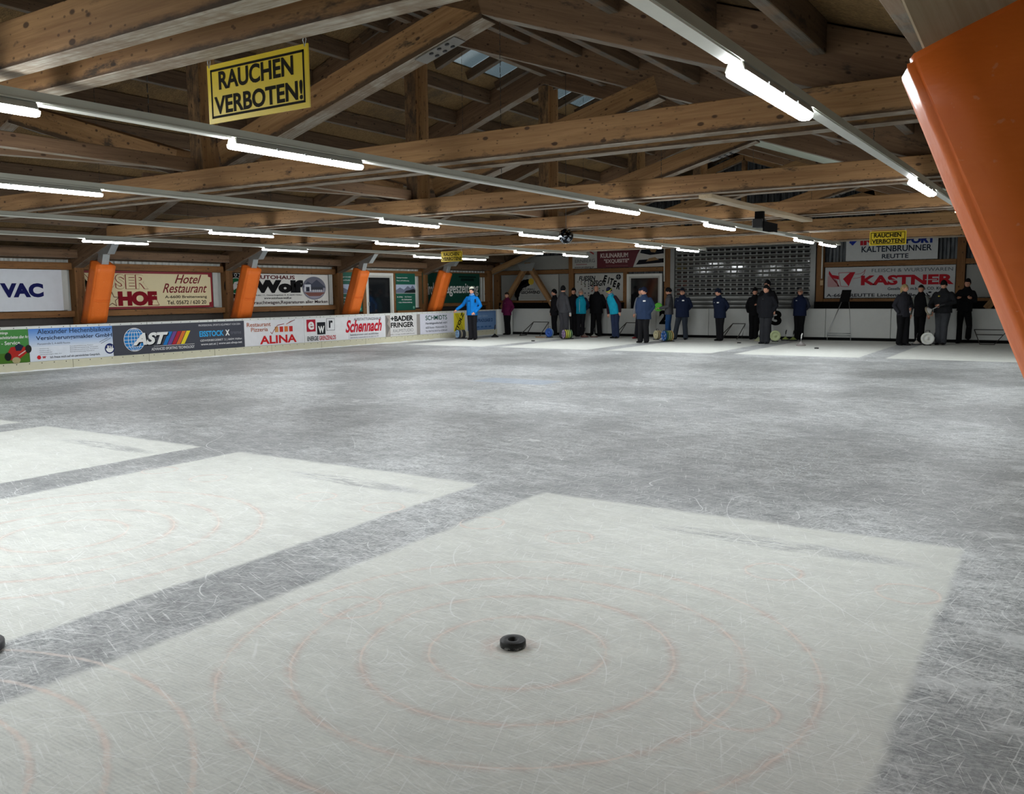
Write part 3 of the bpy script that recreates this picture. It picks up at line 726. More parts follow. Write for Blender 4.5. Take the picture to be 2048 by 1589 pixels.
s.text('Alexander Hechenblaikner', 69, 218, .83, .98, (52, 66, 92), .012).text('Versicherungsmakler GmbH', 66, 219, .61, .77, (40, 50, 74), .014).text('Plansestraße 5, A-6600 Reutte', 68, 134, .49, .56, (110, 114, 124))
for i, (a, b) in enumerate(((71, 90), (71, 94), (71, 97), (71, 116))): s.text('Versicherungen aller Art'[:12+4*i], a, b, .36-.06*i, .40-.06*i, GREY)
for i, b in enumerate((180, 190, 190, 182)): s.text('Betriebsversicherung, Finanzierung'[:30+i], 133, b, .39-.06*i, .43-.06*i, GREY)
s.oval(69.5, .12, .045, .045, (196, 40, 44), 1, .6, 6.0).line([(77, .15), (78, .08), (80, .15), (81, .08), (83, .15)], .014, (196, 40, 44), 1)
s.text('Ich freue mich auf ein persönliches Gespräch.', 92, 193, .05, .14, (60, 62, 70), .008)
s.oval(213, .26, .125, .125, (34, 44, 96), 1).oval(213, .27, .10, .1, WHT, 2, PI, 2*PI).text('RH', 208, 219, .24, .36, WHT, .02, lv=3)
s.line([(193, .49), (211, .62)], .01, (90, 92, 98), 1).line([(196, .44), (216, .6)], .01, (90, 92, 98), 1); s.done()
s = Sign('advertising_banner', 'dark charcoal banner with a blue globe and five coloured slanted stripes', 'L', BX, 12.36, 16.3, .215, .94, col(58, 60, 70), 'banner')
gx, gy, gr = 1.33-.0, .5, .285; GX = complex(.72)
BL = (44, 128, 196)
cx = s.X(264); s.oval(264, .5, .29, .29, WHT, 0, seg=36).oval(264, .5, .278, .278, BL, 1, seg=36)
for k in (-.62, -.3, 0, .3, .62):
    yy = .5*s.H+k*.278; hw = math.sqrt(max(0, .278**2-(k*.278)**2)); s.line([(cx-hw, yy), (cx+hw, yy)], .011, WHT, 2, 'globe_line', True)
    if k: s.line([(cx+k*.278*math.cos(a), .5*s.H+.278*math.sin(a)) for a in [-1.57+.262*i for i in range(13)]], .011, WHT, 2, 'globe_line', True)
    else: s.line([(cx, .5*s.H-.278), (cx, .5*s.H+.278)], .011, WHT, 2, 'globe_line', True)
s.text('AST', 262, 334, .27, .69, (20, 22, 28), .06, .35, 3).text('AST', 259, 332, .30, .72, WHT, .05, .35, 4)
for i, c_ in enumerate(((40, 120, 190), (112, 78, 142), (176, 44, 58), (214, 112, 56), (230, 208, 50))):
    u0 = 320.5+9.0*i; s.poly([(u0, .26), (u0+7.5, .26), (u0+20.5, .72), (u0+13, .72)], c_, 2, 'coloured_stripe')
s.line([(302, .24), (384, .24)], .008, WHT, 2); s.text('ADVANCED SPORTING TECHNOLOGY', 297, 384, .09, .19, (214, 214, 214), .02)
s.text('PROFESSIONAL SPORTS EQUIPMENT VON DEN', 394, 478, .84, .92, (200, 200, 202), .01)
s.text('EISSTOCK', 395, 444, .47, .68, (60, 166, 222), .03).text('X', 447, 456, .47, .69, WHT, .05).text('treme', 458, 479, .51, .62, (110, 112, 120))
s.text('GEWERBEGEBIET 2 | 6604 Höfen', 396, 480, .27, .37, (205, 205, 205), .015).text('www.ast.at | www.ast-shop.net', 397, 480, .13, .24, (212, 212, 212), .015); s.done()
s = Sign('advertising_banner', 'white restaurant banner with red capitals and a row of brick-coloured squares', 'L', BX, 16.31, 18.55, .215, .93, col(222, 222, 224), 'banner')
s.text('Restaurant', 491, 539, .76, .92, (170, 96, 66), .012).text('Pizzeria', 499, 533, .56, .72, (170, 96, 66), .012).text('ALINA', 516, 590, .05, .38, (196, 36, 40), .03)
for i, c_ in enumerate(((208, 150, 96), (196, 56, 48), (216, 120, 66), (196, 50, 48))): s.rect(547+9.6*i, .5, 554+9.6*i, .72, c_, 1, 'brick_square')
s.line([(538, .52), (541, .44), (545, .58), (553, .78), (566, .82)], .018, (150, 60, 56), 1)
for k in range(3): s.line([(570+k*3, .80+.03*k), (578+3*k, .90+.02*k), (588, .97+.0*k)], .014, ((214, 96, 60), (150, 120, 120), (190, 60, 50))[k], 1)
s.done()
s = Sign('advertising_banner', 'white energy company banner with red, black and outlined letter squares', 'L', BX, 18.56, 20.43, .215, .93, col(226, 226, 226), 'banner')
s.rect(611, .44, 629, .95, (176, 36, 56), 1, 'letter_square').text('e', 614, 626, .52, .86, WHT, .03, lv=2).rect(632, .3, 648.5, .82, (34, 36, 40), 1, 'letter_square').text('w', 634, 646.5, .36, .66, WHT, .02, lv=2)
s.rect(651, .45, 667.5, .97, (60, 62, 66), 1, 'letter_square').rect(651.6, .465, 666.9, .955, (226, 226, 226), 2, 'letter_square').text('r', 655.5, 663.5, .56, .88, (34, 36, 40), .03, lv=3)
s.text('ENERGIE', 611.5, 634, .05, .24, (44, 44, 48), .02).text('GRENZENLOS', 635.5, 669, .05, .24, (186, 44, 56), .02); s.done()
s = Sign('advertising_banner', 'white outfitter banner with large red script lettering', 'L', BX, 20.44, 22.2, .215, .93, col(220, 220, 222), 'banner')
s.text('AUSSTATTUNGSHAUS', 706, 761, .82, .94, (96, 96, 100), .01).text('Schennach', 689, 762, .3, .86, (190, 32, 48), .03, .35).text('heimkommen und wohlfühlen', 698, 755, .15, .25, (90, 90, 96)).text('6600 Reutte, Lindenstraße 25, Tel. 05672 62 470', 698, 755, .03, .1, (120, 120, 124)); s.done()
s = Sign('advertising_banner', 'white banner with taupe side bands and black capitals in two lines', 'L', BX, 22.21, 24.03, .215, .93, col(216, 214, 212), 'banner')
s.rect(0, 0, .13, 1, (164, 156, 148), 1, 'side_band').rect(.9, 0, 1, 1, (150, 144, 138), 1, 'side_band').poly([(770, 1), (776, .8), (773, .6), (778, .4), (771, 0)], (120, 116, 112), 2)
s.text('+BADER', 780, 825.5, .71, .96, BLK, .04).text('FRINGER', 780, 826, .40, .65, BLK, .03).text('RAUMSTUDIO', 784.5, 825, .18, .33, (140, 140, 142)).text('Bader + Fringer GmbH, 6600 Reutte', 778, 827, .05, .11, (80, 80, 84)); s.done()
s = Sign('advertising_banner', 'white banner with dark green capitals over grey address lines', 'L', BX, 24.04, 25.95, .215, .93, col(216, 216, 226), 'banner')
s.text('SCHMIDTS', 850, 893, .68, .91, (22, 78, 64), .012).text('Handelsgesellschaft mbH', 850, 893, .44, .58, (66, 74, 84), .01).text('6600 Reutte - Mühlerstraße 22b', 850, 893, .26, .37, (80, 86, 94)).text('Tel. 05672/62300-0 Fax 62300-600', 850, 893, .09, .18, (80, 86, 94)); s.done()
s = Sign('advertising_banner', 'small yellow banner with black diagonal lines and slanted capitals', 'L', BX, 26.04, 26.7, .235, .92, col(224, 206, 44), 'banner')
for k in range(6):
    s.line([(.12+.13*k*.8, .95), (.12+.13*k*.8+.35, .45)] if k < 3 else [(.3+.12*(k-3), .5), (.62+.12*(k-3), .04)], .014, (50, 48, 20), 1)
s.text('STOLZ', -.13, 1.13, .38, .62, (30, 28, 12), .04, 0, 2, rot=.98); s.done()
s = Sign('advertising_banner', 'faded blue banner behind the man in the bright blue jacket', 'L', BX, 26.9, 28.8, .23, .95, col(94, 130, 178), 'banner')
s.rect(.06, .1, .94, .9, (112, 146, 190), 0).text('SPRADLEASE D', .3, .88, .42, .6, (44, 72, 116), .03).text('zum Glück', .35, .7, .7, .8, (160, 184, 212), .01)
for k in range(4): s.rect(.3+.14*k, .12, .4+.14*k, .2, (70, 106, 156), 1)
s.done()
# --- signs on the left wall
s = Sign('wall_sign', 'plain white sign with three big navy capitals, far left', 'L', SX, 8.0, 11.72, 1.32, 2.28, col(214, 218, 224)); s.text('VAC', 2, 88, .33, .67, NAVY, .06); s.done()
s = Sign('wall_sign', 'cream hotel sign with dark red border behind the leftmost orange pad', 'L', SX, 12.1, 16.03, 1.32, 2.28, col(*DRED))
s.poly([(.035, .06), (.965, .06), (.965, .14), (.985, .16), (.985, .86), (.965, .88), (.965, .94), (.035, .94), (.035, .88), (.015, .86), (.015, .14), (.035, .12)], CREAM, 0, 'cream_field')
s.text('MOSER', 165, 298, .52, .92, DRED, .045, lv=1).text('MOSER', 166, 297, .53, .91, CREAM, .018, lv=2).text('HOF', 236, 314, .08, .47, DRED, .07, lv=3)
st = [(s.X(224)+(.2 if i % 2 == 0 else .085)*math.cos(PI/2+i*PI/5), .25*s.H+(.2 if i % 2 == 0 else .085)*math.sin(PI/2+i*PI/5)) for i in range(10)]
s.line(st+[st[0]], .014, (90, 40, 40), 3, 'star_outline', True).line([(318, .09), (309, .36), (303, .09), (318, .09)], .012, DRED, 2)
s.text('Hotel', 351, 405, .68, .93, (120, 36, 44), .01, .45).text('Restaurant', 326, 415, .42, .68, (120, 36, 44), .01, .45).text('A-6600 Breitenwang', 330, 414, .25, .35, (48, 34, 28), .02).text('Tel. 05672 / 620 20', 334, 412, .1, .21, (48, 34, 28), .02); s.done()
s = Sign('wall_sign', 'white car dealer sign with a round black emblem and an oval photo', 'L', SX, 16.6, 20.52, 1.31, 2.27, col(218, 216, 210))
s.oval(473, .63, .41, .36, BLK, 0).oval(473, .63, .27, .24, WHT, 1).oval(473, .63, .25, .22, (30, 110, 66), 2).poly([(468, .5), (480, .62), (474, .66), (482, .78), (470, .74), (466, .62)], WHT, 3, 'emblem')
for i, ch in enumerate('SKODA'):
    a = math.radians(150-30*i); s.text(ch, complex(s.X(473)+.34*math.cos(a)-.05), complex(s.X(473)+.34*math.cos(a)+.05), .63+.31*math.sin(a)/s.H-.05, .63+.31*math.sin(a)/s.H+.05, WHT, .02, lv=3, rot=a-PI/2)
s.text('AUTOHAUS', 511, 591, .84, .96, (92, 30, 34), .03).text('Wolf', 508, 607, .41, .82, BLK, .08, lv=2)
s.text('05672-66111, Gewerbegebiet 4, A-6600 Höfen', 500, 604, .31, .37, (50, 50, 50), .01).text('www.autohaus-wolf.at', 528, 583, .22, .29, (50, 50, 50), .015).text('Neu-, Gebrauchtwagen,Reparaturen aller Marken', 463, 655, .04, .17, (60, 40, 42), .02)
s.oval(629, .56, .5, .36, (112, 112, 124), 3, nm='oval_photo').oval(629, .56, .47, .33, (150, 148, 160), 4, nm='oval_photo', a0=PI, a1=2*PI).poly([(606, .6), (616, .78), (624, .7), (634, .84), (652, .58)], (74, 78, 92), 5, 'oval_photo')
s.rect(609, .46, 622, .68, (206, 208, 214), 6, 'oval_photo').rect(622, .5, 646, .6, (64, 66, 74), 6, 'oval_photo').rect(612, .46, 619, .6, (50, 54, 66), 7, 'oval_photo')
for k in range(5): s.rect(625+4*k, .44, 627.5+4*k, .51, (196, 198, 204), 7, 'oval_photo')
s.poly([(608, .42), (650, .42), (640, .3), (618, .3)], (126, 84, 76), 5, 'oval_photo'); s.done()
def imm(a, b, lab, u0):
    s = Sign('wall_sign', lab, 'L', SX, a, b, 1.06, 2.37, col(20, 92, 74)); W = 'estate'
    s.text('Kammgarn Immobilien', .05, .6, .86, .9, WHT, .01).text('Finanz- und Kreditberatung', .05, .68, .78, .82, WHT, .01)
    s.rect(0, .47, 1, .70, (176, 188, 208), 0, 'mountain_photo').poly([(0, .47), (0, .55), (.2, .62), (.4, .56), (.6, .66), (.75, .6), (.85, .68), (1, .58), (1, .47)], (112, 120, 140), 1, 'mountain_photo').poly([(.4, .47), (.5, .53), (.7, .55), (.9, .58), (1, .55), (1, .47)], (34, 38, 40), 2, 'mountain_photo')
    s.rect(0, .46, 1, .468, WHT, 3)
    s.text('Ihr Erfolg    • Ihr Partner', .04, .8, .34, .38, WHT, .02, .2).text('• Ihr Zufriedenheit', .25, .8, .27, .31, WHT, .02, .2).text('• Ihre Weiterbildung', .1, .82, .19, .23, WHT, .02, .2); s.oval(.9, .07, .05, .05, (120, 180, 160), 1); s.done()
imm(20.95, 22.1, 'dark green estate agent sign left of the small glazed door', 0)
imm(23.85, 24.92, 'dark green estate agent sign right of the small glazed door', 0)
s = Sign('wall_sign', 'dark green newspaper sign with tall white lettering behind the last orange pad', 'L', SX, 25.35, 29.0, 1.28, 2.42, col(14, 72, 58))
s.text('Tiroler', 850, 876, .28, .68, WHT, .02).text('Tageszeitung', 884, 957, .22, .68, WHT, .02)
s.rect(918, .86, 952, .9, (10, 30, 26), 2).rect(922, .74, 948, .83, (10, 40, 34), 2); s.done()
# --- signs on the end wall
FY = 30.29
s = Sign('wall_sign', 'white garden builder sign with a black cloud-shaped tree behind the V prop', 'F', FY, -19.46, -17.5, 1.33, 2.36, col(176, 176, 170))
for (u, y, r_) in ((1038, .5, .17), (1043, .62, .17), (1049, .66, .17), (1055, .7, .15), (1035, .36, .14), (1034, .22, .12)): s.oval(u, y, r_, r_*.95, BLK, 1, nm='tree_emblem')
s.poly([(1033, .0), (1037, 0), (1037.5, .4), (1058, .66), (1056, .72), (1034, .46)], BLK, 2, 'tree_emblem').oval(1062.5, .74, .13, .13, (206, 176, 60), 2)
s.text('NATURBAU', 1041.5, 1069, .40, .48, (60, 60, 60), .02).text('GSCHWEND', 1041.5, 1080, .26, .38, (30, 30, 32), .04)
for k in range(2): s.line([(1041.5, .17-.08*k), (1080, .17-.08*k)], .012, (130, 130, 128), 1)
s.done()
s = Sign('wall_sign', 'white tile design sign with leaning black capitals and small squares', 'F', FY, -16.75, -14.67, 1.3, 2.34, col(190, 190, 184))
s.text('FLIESEN', 1158, 1191, .76, .93, BLK, .03, .2).text('DESiGN', 1180, 1211, .55, .76, BLK, .03, .2)
for i, (ch, u, y) in enumerate((('E', 1210.5, .82), ('I', 1217.5, .75), ('T', 1223.5, .70), ('E', 1229.5, .62), ('R', 1237, .54))): s.text(ch, u-(3.6 if ch != 'I' else 1.5), u+(3.6 if ch != 'I' else 1.5), y-.125, y+.125, BLK, .05, .15, 2, rot=-.18)
s.oval(1237, .87, .105, .105, (40, 42, 50), 1).line([(1233.5, .87), (1240.5, .87)], .014, (190, 190, 184), 2).line([(1237, .78), (1237, .96)], .014, (190, 190, 184), 2)
s.line([(1180, .78), (1170, .74), (1168, .66), (1171, .60), (1169, .54)], .016, BLK, 1).line([(1196, .56), (1186, .52), (1187, .42), (1182, .34)], .016, BLK, 1)
rr = random.Random(5)
for i in range(8):
    for j in range(7):
        u = 1154.5+i*7.2; y = .18+.085*j
        if rr.random() < .62 and not (u > 1196 and y > .5): s.rect(u, y, u+2.6, y+.05, rr.choice([(120, 104, 96), (92, 94, 100), (150, 96, 84), (150, 146, 136), (110, 120, 96)]), 1, 'tile_square')
s.text('Tel. 05672 / 62 690', 1158, 1186, .05, .1, (90, 90, 90), .01).done()
s = Sign('wall_sign', 'pale grey hotel board with a red swoosh next to the maroon one', 'F', FY, -16.86, -15.78, 2.56, 3.42, col(170, 170, 164))
s.text('ERNBERG', 1150, 1190, .26, .42, (110, 110, 112), .01).rect(1152, .16, 1174, .2, (150, 110, 110), 1).text('www.ernberg.at', 1149, 1188, .0, .10, (70, 70, 74), .02).poly([(1172, .9), (1188, .66), (1187, .6), (1178, .74)], (150, 60, 60), 1); s.done()
s = Sign('wall_sign', 'maroon restaurant board with cream capitals and a food photo', 'F', FY, -15.77, -13.02, 2.56, 3.42, col(92, 26, 36))
s.text('Ernberg...!', 1214, 1258, .74, .90, (196, 180, 180), 0).text('KULINARIUM', 1201, 1256, .44, .64, (214, 196, 190), .03).text('"EXQUISITE"', 1208, 1258, .18, .38, (206, 188, 184), .03)
s.line([(1212, .08), (1256, .08)], .012, (150, 110, 110), 1)
s.poly([(1266, 0), (1329, 0), (1329, .98), (1286, .98), (1275, .55)], (190, 186, 180), 2, 'food_photo').poly([(1278, .3), (1329, .34), (1329, .16), (1272, .1)], (26, 24, 30), 3, 'food_photo').poly([(1286, .92), (1329, .92), (1329, .55), (1300, .5), (1280, .6)], (24, 26, 34), 3, 'food_photo')
s.poly([(1296, .86), (1318, .9), (1310, .6), (1302, .62)], (150, 120, 86), 4, 'food_photo').poly([(1292, .22), (1318, .28), (1310, .4), (1298, .36)], (146, 116, 84), 4, 'food_photo').done()
s = Sign('wall_sign', 'white sports shop sign under the right-hand small yellow sign', 'F', FY, -6.6, -3.86, 2.56, 3.36, col(196, 198, 198))
s.text('INTER', 1718, 1797, .62, .92, (178, 36, 46), .06, .0).text('SPORT', 1797, 1867, .62, .92, (36, 54, 130), .06, 0).poly([(1696, .74), (1703, .62), (1716, .9), (1714, .96), (1706, .84), (1698, .86)], (36, 54, 150), 1).poly([(1697, .93), (1702, .98), (1706, .96), (1700, .9)], (178, 36, 46), 1)
s.text('KALTENBRUNNER', 1721, 1861, .33, .57, (44, 50, 64), .02).text('REUTTE', 1762, 1815, .06, .24, (44, 50, 64), .02).done()
s = Sign('wall_sign', 'white butcher sign with big angular red lettering and a red bull emblem', 'F', FY, -7.24, -3.34, 1.36, 2.36, col(184, 186, 186))
RED = (176, 34, 46)
s.text('FLEISCH & WURSTWAREN', 1743, 1905, .82, .93, (80, 84, 90), -.005)
s.text('KASTNER', 1722, 1908, .40, .72, RED, .045, 0).rect(1776, .545, 1800, .565, (192, 194, 194), 2).rect(1850, .545, 1874, .565, (192, 194, 194), 2)
s.text('Gesellschaft m.b.H & CO. KG', 1776, 1886, .24, .33, (52, 54, 60), .02).text('A-6600 REUTTE Lindenstraße 39   62', 1654, 1881, .03, .14, (44, 46, 52), .02)
s.line([(1854, .14), (1856, .1), (1858, .06), (1862, .03)], .03, (30, 30, 34), 2).oval(1861, .16, .05, .025, (30, 30, 34), 2).oval(1855, .02, .04, .025, (30, 30, 34), 2)
s.poly([(1677, .82), (1710, .83), (1696, .38), (1682, .36)], (192, 194, 194), 2, 'bull_emblem').poly([(1710, .83), (1703, .6), (1698, .38), (1686, .62), (1700, .83)], RED, 3, 'bull_emblem')
s.line([(1677, .82), (1710, .83)], .014, RED, 4).line([(1677, .82), (1682, .38), (1698, .37)], .012, RED, 4)
s.poly([(1658, .9), (1664, .76), (1677, .72), (1678, .6), (1664, .66), (1657, .8)], RED, 3, 'bull_emblem')
s.line([(1710, .76), (1720, .78), (1727, .84), (1730, .92)], .01, RED, 3).line([(1706, .62), (1720, .66), (1728, .78), (1730, .92)], .01, RED, 3)
for k in range(13): s.line([(1655.5+k*2, .36), (1655.5+max(0, k-6)*2, .36+min(k, 6)*.06)], .012, (190, 70, 78), 1, 'hatching')
for k in range(6): s.line([(1679-k*.6, .38), (1657+k*3.4, .78-.04*k)], .012, (190, 70, 78), 1, 'hatching')
s.done()
# --- hanging no-smoking signs
M_YEL = col(214, 186, 18, .4)
def nosmoke(lab, y, a, b, z0, z1, tops):
    t = empty('warning_sign', ((a+b)/2, y, z0), label=lab, cat='warning sign')
    s = Sign('board', None, 'F', y, a, b, z0, z1, M_YEL, None, .01, t)
    W = s.W; H = s.H; m = .028*W/.85; bw = .014*W/.85; K = (24, 20, 8)
    for r_ in (((m, m), (W-m, m+bw)), ((m, H-m-bw), (W-m, H-m)), ((m, m), (m+bw, H-m)), ((W-m-bw, m), (W-m, H-m))):
        (x0, y0), (x1, y1) = r_; s.poly([(x0, y0), (x1, y0), (x1, y1), (x0, y1)], K, 0, 'border', True)
    s.text('RAUCHEN', .12, .865, .55, .865, K, .03).text('VERBOTEN!', .065, .945, .14, .45, K, .03); s.done()
    for x, (tx, ty, tz) in zip((a+.02, b-.02), tops):
        bm = bmesh.new(); tube(bm, [(x, y, z1-.015), (x-.012, y, z1+.02), (x, y, z1+.05), (x+.012, y, z1+.02), (x, y, z1-.015)], .003, 5)
        tube(bm, [(x, y, z1+.05), (tx, ty, tz)], .002, 4); obj('hanging_wire', bm, M_STEEL, t, Matrix())
    return t
nosmoke('large yellow no-smoking sign hanging from the nearest truss', 3.47, -4.372, -3.545, 2.612, 2.943, [(-4.35, 3.455, 3.0), (-3.57, 3.455, 3.0)])
nosmoke('small yellow no-smoking sign hanging in front of the sports shop sign', 21.42, -4.16, -3.385, 2.614, 2.927, [(-4.14, 21.34, 3.0), (-3.405, 21.34, 3.0)])
nosmoke('small yellow no-smoking sign hanging over the rightmost of the four left pads', 21.42, -16.5, -15.71, 2.598, 2.904, [(-16.48, 21.34, 3.0), (-15.73, 21.34, 3.0)])
# --- lane numbers on the far boards
for ch, u, lab in (('3', 1553, 'black number three on the far boards'), ('2', 1327, 'black number two on the far boards behind the person in jeans')):
    p = atY(u, 632, 29.385); bm = bmesh.new(); vs, fs = text_mesh(ch, .05); mx, Mx = min(v.x for v in vs), max(v.x for v in vs); my, My = min(v.y for v in vs), max(v.y for v in vs)
    V = [bm.verts.new((p.x-.17+(v.x-mx)/(Mx-mx)*.34, 29.392, .46+(v.y-my)/(My-my)*.5)) for v in vs]
    for f in fs: bm.faces.new([V[i] for i in f])
    g_ = bmesh.ops.extrude_face_region(bm, geom=bm.faces[:]); bmesh.ops.translate(bm, verts=[x for x in g_['geom'] if isinstance(x, bmesh.types.BMVert)], vec=(0, .006, 0))
    obj('lane_number', bm, M_BLACKC, None, Matrix(), label=lab, cat='number')
# ------------------------------------------------------------------ things under the roof
t = empty('sensor_box', (-4.5, 14.4, 2.7), label='black box hanging on a short black post from the pale plank', cat='device')
newbox('post', (-4.58, 14.36, 2.72), (-4.44, 14.44, 2.90), M_BLACKC, t)
newbox('case', (-4.60, 14.30, 2.64), (-4.44, 14.56, 2.78), M_BLACK, t, .006)
newbox('screen', (-4.44, 14.35, 2.58), (-4.42, 15.1, 2.74), M_BLACKC, t)
newbox('foot_strip', (-4.44, 14.62, 2.56), (-4.34, 15.3, 2.575), M_WHITE, t)
beam('plank', (-4.50, 11.9, 2.93), (-4.46, 17.15, 2.93), .20, .06, W_PALE, None, label='pale planed plank slung under two trusses right of centre', cat='plank')
t = empty('mirror_ball', (-9.0, 15.9, 2.775), label='small dark mirror ball hanging among the lamp rails', cat='mirror ball')
def facets():
    g = G('mirror_tiles', .12, .8, 1); c = g.coord('Object'); g.base(g.mix(g.step(g.vor(c, 34, 'Color'), .62, .72), (.015, .015, .018, 1), (.4, .44, .5, 1))); return g.m
bm = bmesh.new(); bmesh.ops.create_uvsphere(bm, u_segments=20, v_segments=12, radius=.155); bmesh.ops.translate(bm, verts=bm.verts[:], vec=(-9.0, 15.9, 2.775)); obj('ball', bm, facets(), t, Matrix())
bm = bmesh.new(); tube(bm, [(-9.0, 15.9, 2.92), (-9.0, 15.9, 6.2)], .006, 6); obj('hanger', bm, M_DKSTEEL, t, Matrix())
# ------------------------------------------------------------------ people
PENDING = []
def chain(bm, pts, rad, side=(1, 0, 0), seg=12, mi=0, flat0=False):
    """closed loft through pts; rad = (half width along side, half depth)"""
    pts = [Vector(p) for p in pts]; sd = Vector(side); n = len(pts); rings = []
    ext = [(pts[0], rad[0], 0, -1)]
    for i, p in enumerate(pts):
        t = (pts[min(i+1, n-1)]-pts[max(i-1, 0)]).normalized()
        a = (sd - t*sd.dot(t)); a = a.normalized() if a.length > .05 else t.orthogonal().normalized(); b = t.cross(a)
        rx, ry = rad[i] if isinstance(rad[i], tuple) else (rad[i], rad[i])
        rings.append((p, a, b, t, rx, ry))
    R = []
    p, a, b, t, rx, ry = rings[0]; m = min(rx, ry)
    if not flat0: R.append([bm.verts.new(p-t*m*.55+a*rx*.6*math.cos(2*PI*k/seg)+b*ry*.6*math.sin(2*PI*k/seg)) for k in range(seg)])
    for p, a, b, t, rx, ry in rings: R.append([bm.verts.new(p+a*rx*math.cos(2*PI*k/seg)+b*ry*math.sin(2*PI*k/seg)) for k in range(seg)])
    m = min(rx, ry)
    R.append([bm.verts.new(p+t*m*.55+a*rx*.6*math.cos(2*PI*k/seg)+b*ry*.6*math.sin(2*PI*k/seg)) for k in range(seg)])
    for A, B in zip(R, R[1:]):
        for k in range(seg): bm.faces.new((A[k], A[(k+1) % seg], B[(k+1) % seg], B[k])).material_index = mi
    bm.faces.new(R[0][::-1]); bm.faces.new(R[-1])
def remeshed(name, bm, mat, parent, vox, extra=None, **kw):
    bmesh.ops.recalc_face_normals(bm, faces=bm.faces[:])
    o = obj(name, bm, mat, parent, None, **kw)
    md = o.modifiers.new('r', 'REMESH'); md.mode = 'VOXEL'; md.voxel_size = vox; md.use_smooth_shade = True
    s = o.modifiers.new('s', 'SMOOTH'); s.factor = .5; s.iterations = 3
    PENDING.append((o, extra)); return o
SKIN = flat('skin', rgb(206, 150, 124), .5, .08); HAIRS = {}
def cloth(c, rough=.85):
    nm = 'cloth_%d_%d_%d' % c
    if nm in MATS: return MATS[nm]
    g = G(nm, rough, .2); v = g.coord('Object'); n = g.noise(g.scale(v, (1, 1, .6)), 9, 4, .6)
    b = rgb(*c); g.base(g.mix(n, tuple(x*.65 for x in b[:3])+(1,), tuple(min(1, x*1.3) for x in b[:3])+(1,))); g.bump(n, .5, .02)
    MATS[nm] = g.m; return g.m
def fingers(bm, H, wrist, d, side, curl, s):
    """palm and five fingers in mesh bm, d = pointing direction"""
    d = Vector(d).normalized(); sd = Vector(side); sd = (sd-d*sd.dot(d)).normalized(); nrm = d.cross(sd)
    palm = Vector(wrist)
    chain(bm, [palm, palm+d*.045, palm+d*.085], [(.026, .017), (.038, .016), (.036, .014)], sd, 8)
    for i, (off, L) in enumerate(((-.028, .062), (-.010, .072), (.009, .068), (.027, .052))):
        p0 = palm+d*.082+sd*off; q = Matrix.Rotation(curl, 3, sd)
        p1 = p0+(q @ d)*L*.5; p2 = p1+(q @ q @ d)*L*.5
        chain(bm, [p0, p1, p2], [.0095, .009, .007], sd, 6)
    p0 = palm+d*.02-sd*.026*s; p1 = p0+(d*.7-sd*.7*s).normalized()*.035; p2 = p1+(d-sd*.25*s).normalized()*.03
    chain(bm, [p0, p1, p2], [.012, .011, .009], sd, 6)
ARMS = {  # elbow, wrist, hand direction, visible hand, in units of body height; x is multiplied by the side
    'side': ((.150, .015, .635), (.150, -.03, .50), (0, -.15, -1), True),
    'pocket': ((.148, .045, .645), (.118, -.035, .535), (-.3, -.2, -.9), False),
    'back': ((.140, .065, .65), (.05, .10, .555), (-.9, .2, -.3), True),
    'cross': ((.150, -.06, .665), (-.03, -.115, .70), (-1, .1, .1), True),
    'belly': ((.160, .02, .65), (.05, -.12, .60), (-.8, -.3, -.2), True),
    'hold': ((.155, -.02, .64), (.09, -.17, .60), (-.2, -1, .1), True),
    'rest': ((.20, .03, .66), (.30, -.06, .575), (.5, -.5, -.6), True),
    'hip': ((.165, .02, .64), (.09, -.075, .52), (-.8, -.3, -.5), True),
    'reach': ((.155, -.06, .62), (.13, -.17, .52), (-.3, -.5, -.8), True),
    'point': ((.16, -.05, .66), (-.005, -.16, .62), (-1, -.4, -.25), True),
}
